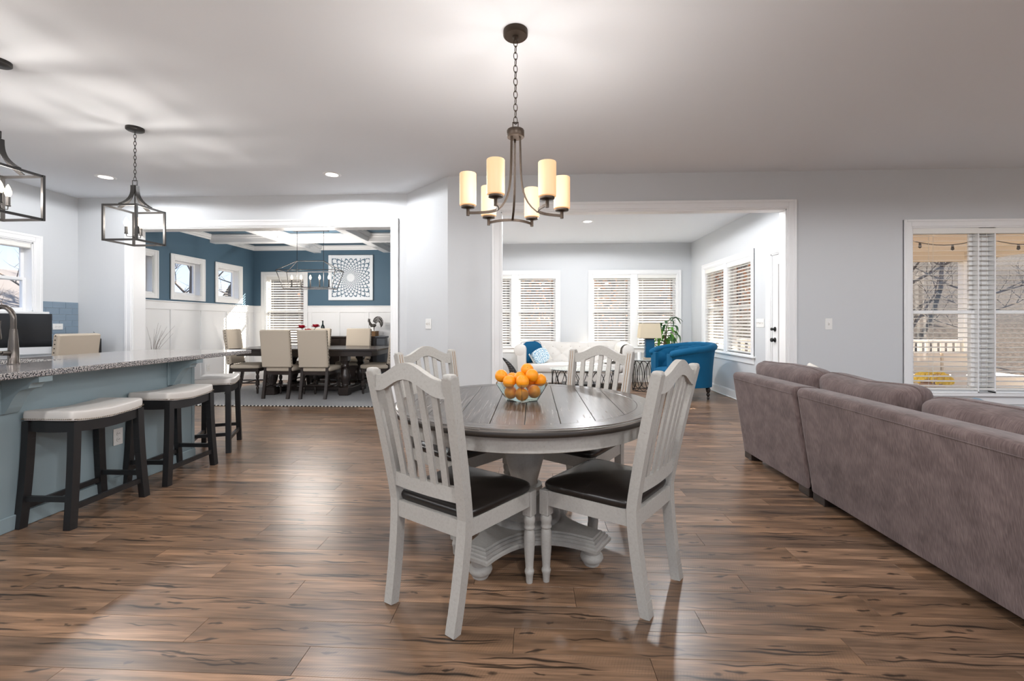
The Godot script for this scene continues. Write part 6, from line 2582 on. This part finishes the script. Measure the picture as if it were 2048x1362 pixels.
func land(x: float, z: float) -> float:
	var back := maxf(-z - 12.0, 0.0)
	var left := maxf(-x - 24.0, 0.0)
	return -0.55 + maxf(11.0 * (1.0 - exp(-back * back / 420.0)) * smoothstep(0.80, 0.60, x / minf(z, -1.0)), 5.0 * (1.0 - exp(-(left * left + back * back * 0.3) / 500.0)))

func place_tree(spots: Array, p: Vector2, most: int) -> void:
	if spots.size() >= most or p.distance_to(Vector2(-27, -17)) < 8.5:
		return
	for q in spots:
		if p.distance_to(q) < 4.6:
			return
	spots.append(p)

func limb(b: MB, p: Vector3, d: Vector3, l: float, r: float, lev: int, rg: RandomNumberGenerator) -> void:
	var pts := [p]
	var rad := [r]
	var q := p
	var dd := d
	for k in 3:
		dd = (dd + Vector3(rg.randf_range(-0.22, 0.22), rg.randf_range(-0.05, 0.16), rg.randf_range(-0.22, 0.22))).normalized()
		q = q + dd * l / 3.0
		pts.append(q)
		rad.append(r * (1.0 - 0.28 * (k + 1)))
	b.tube(pts, rad, 5 if lev < 2 else 3, false, false)
	if lev >= 3:
		return
	for k in [5, 5, 4][lev]:
		var u := rg.randf_range(0.25, 1.0)
		var at: Vector3 = pts[mini(int(u * 3.0), 2)].lerp(pts[mini(int(u * 3.0) + 1, 3)], fposmod(u * 3.0, 1.0))
		var side := Vector3(rg.randf_range(-1, 1), rg.randf_range(0.0, 0.9), rg.randf_range(-1, 1)).normalized()
		limb(b, at, (dd * 0.5 + side).normalized(), l * rg.randf_range(0.38, 0.6), r * 0.42, lev + 1, rg)

func bare_tree(form: int) -> Array:
	var rg := RandomNumberGenerator.new()
	rg.seed = 300 + form
	var tr := MB.new()
	var hgt: float = [8.0, 8.5, 7.0, 5.5][form]
	var r: float = [0.13, 0.16, 0.15, 0.10][form]
	var pts := []
	var rad := []
	for k in 9:
		var u := k / 8.0
		pts.append(Vector3(sin(u * 3.0 + form) * 0.15 * u, hgt * u, cos(u * 2.0 + form) * 0.12 * u))
		rad.append(r * (1.0 - 0.85 * u))
	tr.tube(pts, rad, 8, false, false)
	var br := MB.new()
	for k in 11:
		var u := rg.randf_range(0.18, 0.97)
		var at: Vector3 = pts[mini(int(u * 8.0), 7)]
		var a := rg.randf() * TAU
		var lift: float = [0.5, 0.9, 0.7, 0.35][form]
		limb(br, at, Vector3(cos(a), lift, sin(a)).normalized(), hgt * 0.36 * (1.15 - u * 0.6), r * 0.36, 1, rg)
	return [tr.mesh(), br.mesh()]

func build_porch() -> void:
	# covered porch beside the sunroom, seen through the blinds
	var b := MB.new()
	b.span(Vector3(3.25, -0.20, -9.0), Vector3(8.2, -0.06, -4.91))
	var fl := obj("porch_deck", b, M.porch_floor)
	fl.set_meta("kind", "structure")
	b = MB.new()
	b.span(Vector3(3.25, 2.52, -9.1), Vector3(8.4, 2.62, -4.91))
	var pc := obj("porch_ceiling", b, M.porch_beige)
	pc.set_meta("kind", "structure")
	var plank := MB.new()
	plank.box(Vector3.ZERO, Vector3(5.1, 0.014, 0.148), 0.004)
	var pm := plank.mesh()
	for k in 27:
		var o := obj("ceiling_plank", pm, M.porch_beige, pc)
		o.position = Vector3(5.8, 2.513, -9.02 + 0.152 * k)
	# beam and posts
	var bt := Node3D.new()
	bt.name = "porch_colonnade"
	add_child(bt)
	bt.set_meta("kind", "structure")
	b = MB.new()
	b.span(Vector3(3.25, 2.34, -9.05), Vector3(8.3, 2.52, -8.90), 0.01)
	b.span(Vector3(8.15, 2.34, -9.05), Vector3(8.3, 2.52, -4.95), 0.01)
	obj("header_beam", b, M.porch_beige, bt)
	for x in [3.36, 6.35, 8.22]:
		b = MB.new()
		b.span(Vector3(x - 0.07, -0.06, -9.04), Vector3(x + 0.07, 2.34, -8.91), 0.008)
		obj("post", b, M.porch_white, bt)
	for z in [-7.0, -5.1]:
		b = MB.new()
		b.span(Vector3(8.15, -0.06, z - 0.07), Vector3(8.29, 2.34, z + 0.07), 0.008)
		obj("post", b, M.porch_white, bt)
	# railing
	var rl := thing("porch_railing", "white porch railing with square balusters", "railing", Vector3(0, 0, -8.97))
	for y in [0.06, 0.80]:
		b = MB.new()
		b.span(Vector3(3.43, y, -0.035), Vector3(8.2, y + 0.045, 0.035), 0.006)
		obj("rail", b, M.porch_white, rl)
	var bl := MB.new()
	bl.box(Vector3(0, 0.455, 0), Vector3(0.075, 0.70, 0.03), 0.004)
	var bm := bl.mesh()
	for k in 34:
		var o := obj("baluster", bm, M.porch_white, rl)
		o.position = Vector3(3.53 + 0.138 * k, 0, 0)
	# bench with beige panels
	var bn := thing("porch_bench", "long beige panelled bench along the porch railing", "bench", Vector3(5.9, -0.06, -8.1))
	b = MB.new()
	b.span(Vector3(-2.2, 0.0, -0.32), Vector3(2.2, 0.36, 0.32), 0.01)
	obj("bench_box", b, M.porch_beige, bn)
	for k in 5:
		b = MB.new()
		b.span(Vector3(-2.2 + 0.88 * k + 0.01, 0.36, -0.32), Vector3(-2.2 + 0.88 * (k + 1) - 0.01, 0.70, -0.20), 0.02)
		obj("back_panel", b, M.porch_beige, bn)
	# plant table and yellow mums
	var tb := thing("porch_table", "low white porch table holding the yellow flowers", "table", Vector3(4.42, -0.06, -5.55))
	b = MB.new()
	b.span(Vector3(-0.34, 0.36, -0.26), Vector3(0.34, 0.39, 0.26), 0.006)
	obj("table_top", b, M.porch_white, tb)
	for sx in [-1.0, 1.0]:
		for sz in [-1.0, 1.0]:
			b = MB.new()
			b.span(Vector3(sx * 0.30 - 0.02, 0, sz * 0.22 - 0.02), Vector3(sx * 0.30 + 0.02, 0.36, sz * 0.22 + 0.02))
			obj("leg", b, M.porch_white, tb)
	var fp := thing("potted_mums", "mound of yellow flowers in a tan pot on the porch", "flowers", Vector3(4.72, 0.3305, -5.55))
	b = MB.new()
	b.lathe([Vector2(0, 0), Vector2(0.085, 0), Vector2(0.12, 0.11), Vector2(0.13, 0.115), Vector2(0.13, 0.13), Vector2(0, 0.13)], 24)
	obj("pot", b, M.terracotta, fp)
	b = MB.new()
	for k in 150:
		var a := rng.randf() * TAU
		var e := asin(rng.randf())
		var c := Vector3(cos(a) * cos(e) * 0.17, 0.145 + sin(e) * 0.12, sin(a) * cos(e) * 0.17)
		b.pillow(c, Vector3(0.026, 0.015, 0.026), 1.0, 1.0, Basis(Vector3.UP, a) * Basis(Vector3.BACK, -(PI / 2 - e)), 8, 5)
	obj("blossoms", b, M.yellow, fp).set_meta("kind", "stuff")
	# string lights along the beam
	var sl := thing("string_lights", "black string of bulbs sagging under the porch ceiling", "string lights", Vector3(0, 2.40, -7.2))
	b = MB.new()
	var pts := []
	for k in 41:
		var u := k / 40.0
		pts.append(Vector3(3.3 + 4.8 * u, -0.10 * absf(sin(u * PI * 4.0)) + 0.06, 0))
	b.tube(pts, 0.006, 5)
	obj("cable", b, M.black, sl)
	for k in 10:
		b = MB.new()
		b.lathe([Vector2(0, -0.09), Vector2(0.022, -0.07), Vector2(0.016, -0.035), Vector2(0.014, 0.0), Vector2(0, 0.002)], 10, Transform3D(Basis.IDENTITY, pts[2 + 4 * k]))
		obj("hanging_bulb", b, M.slot, sl)
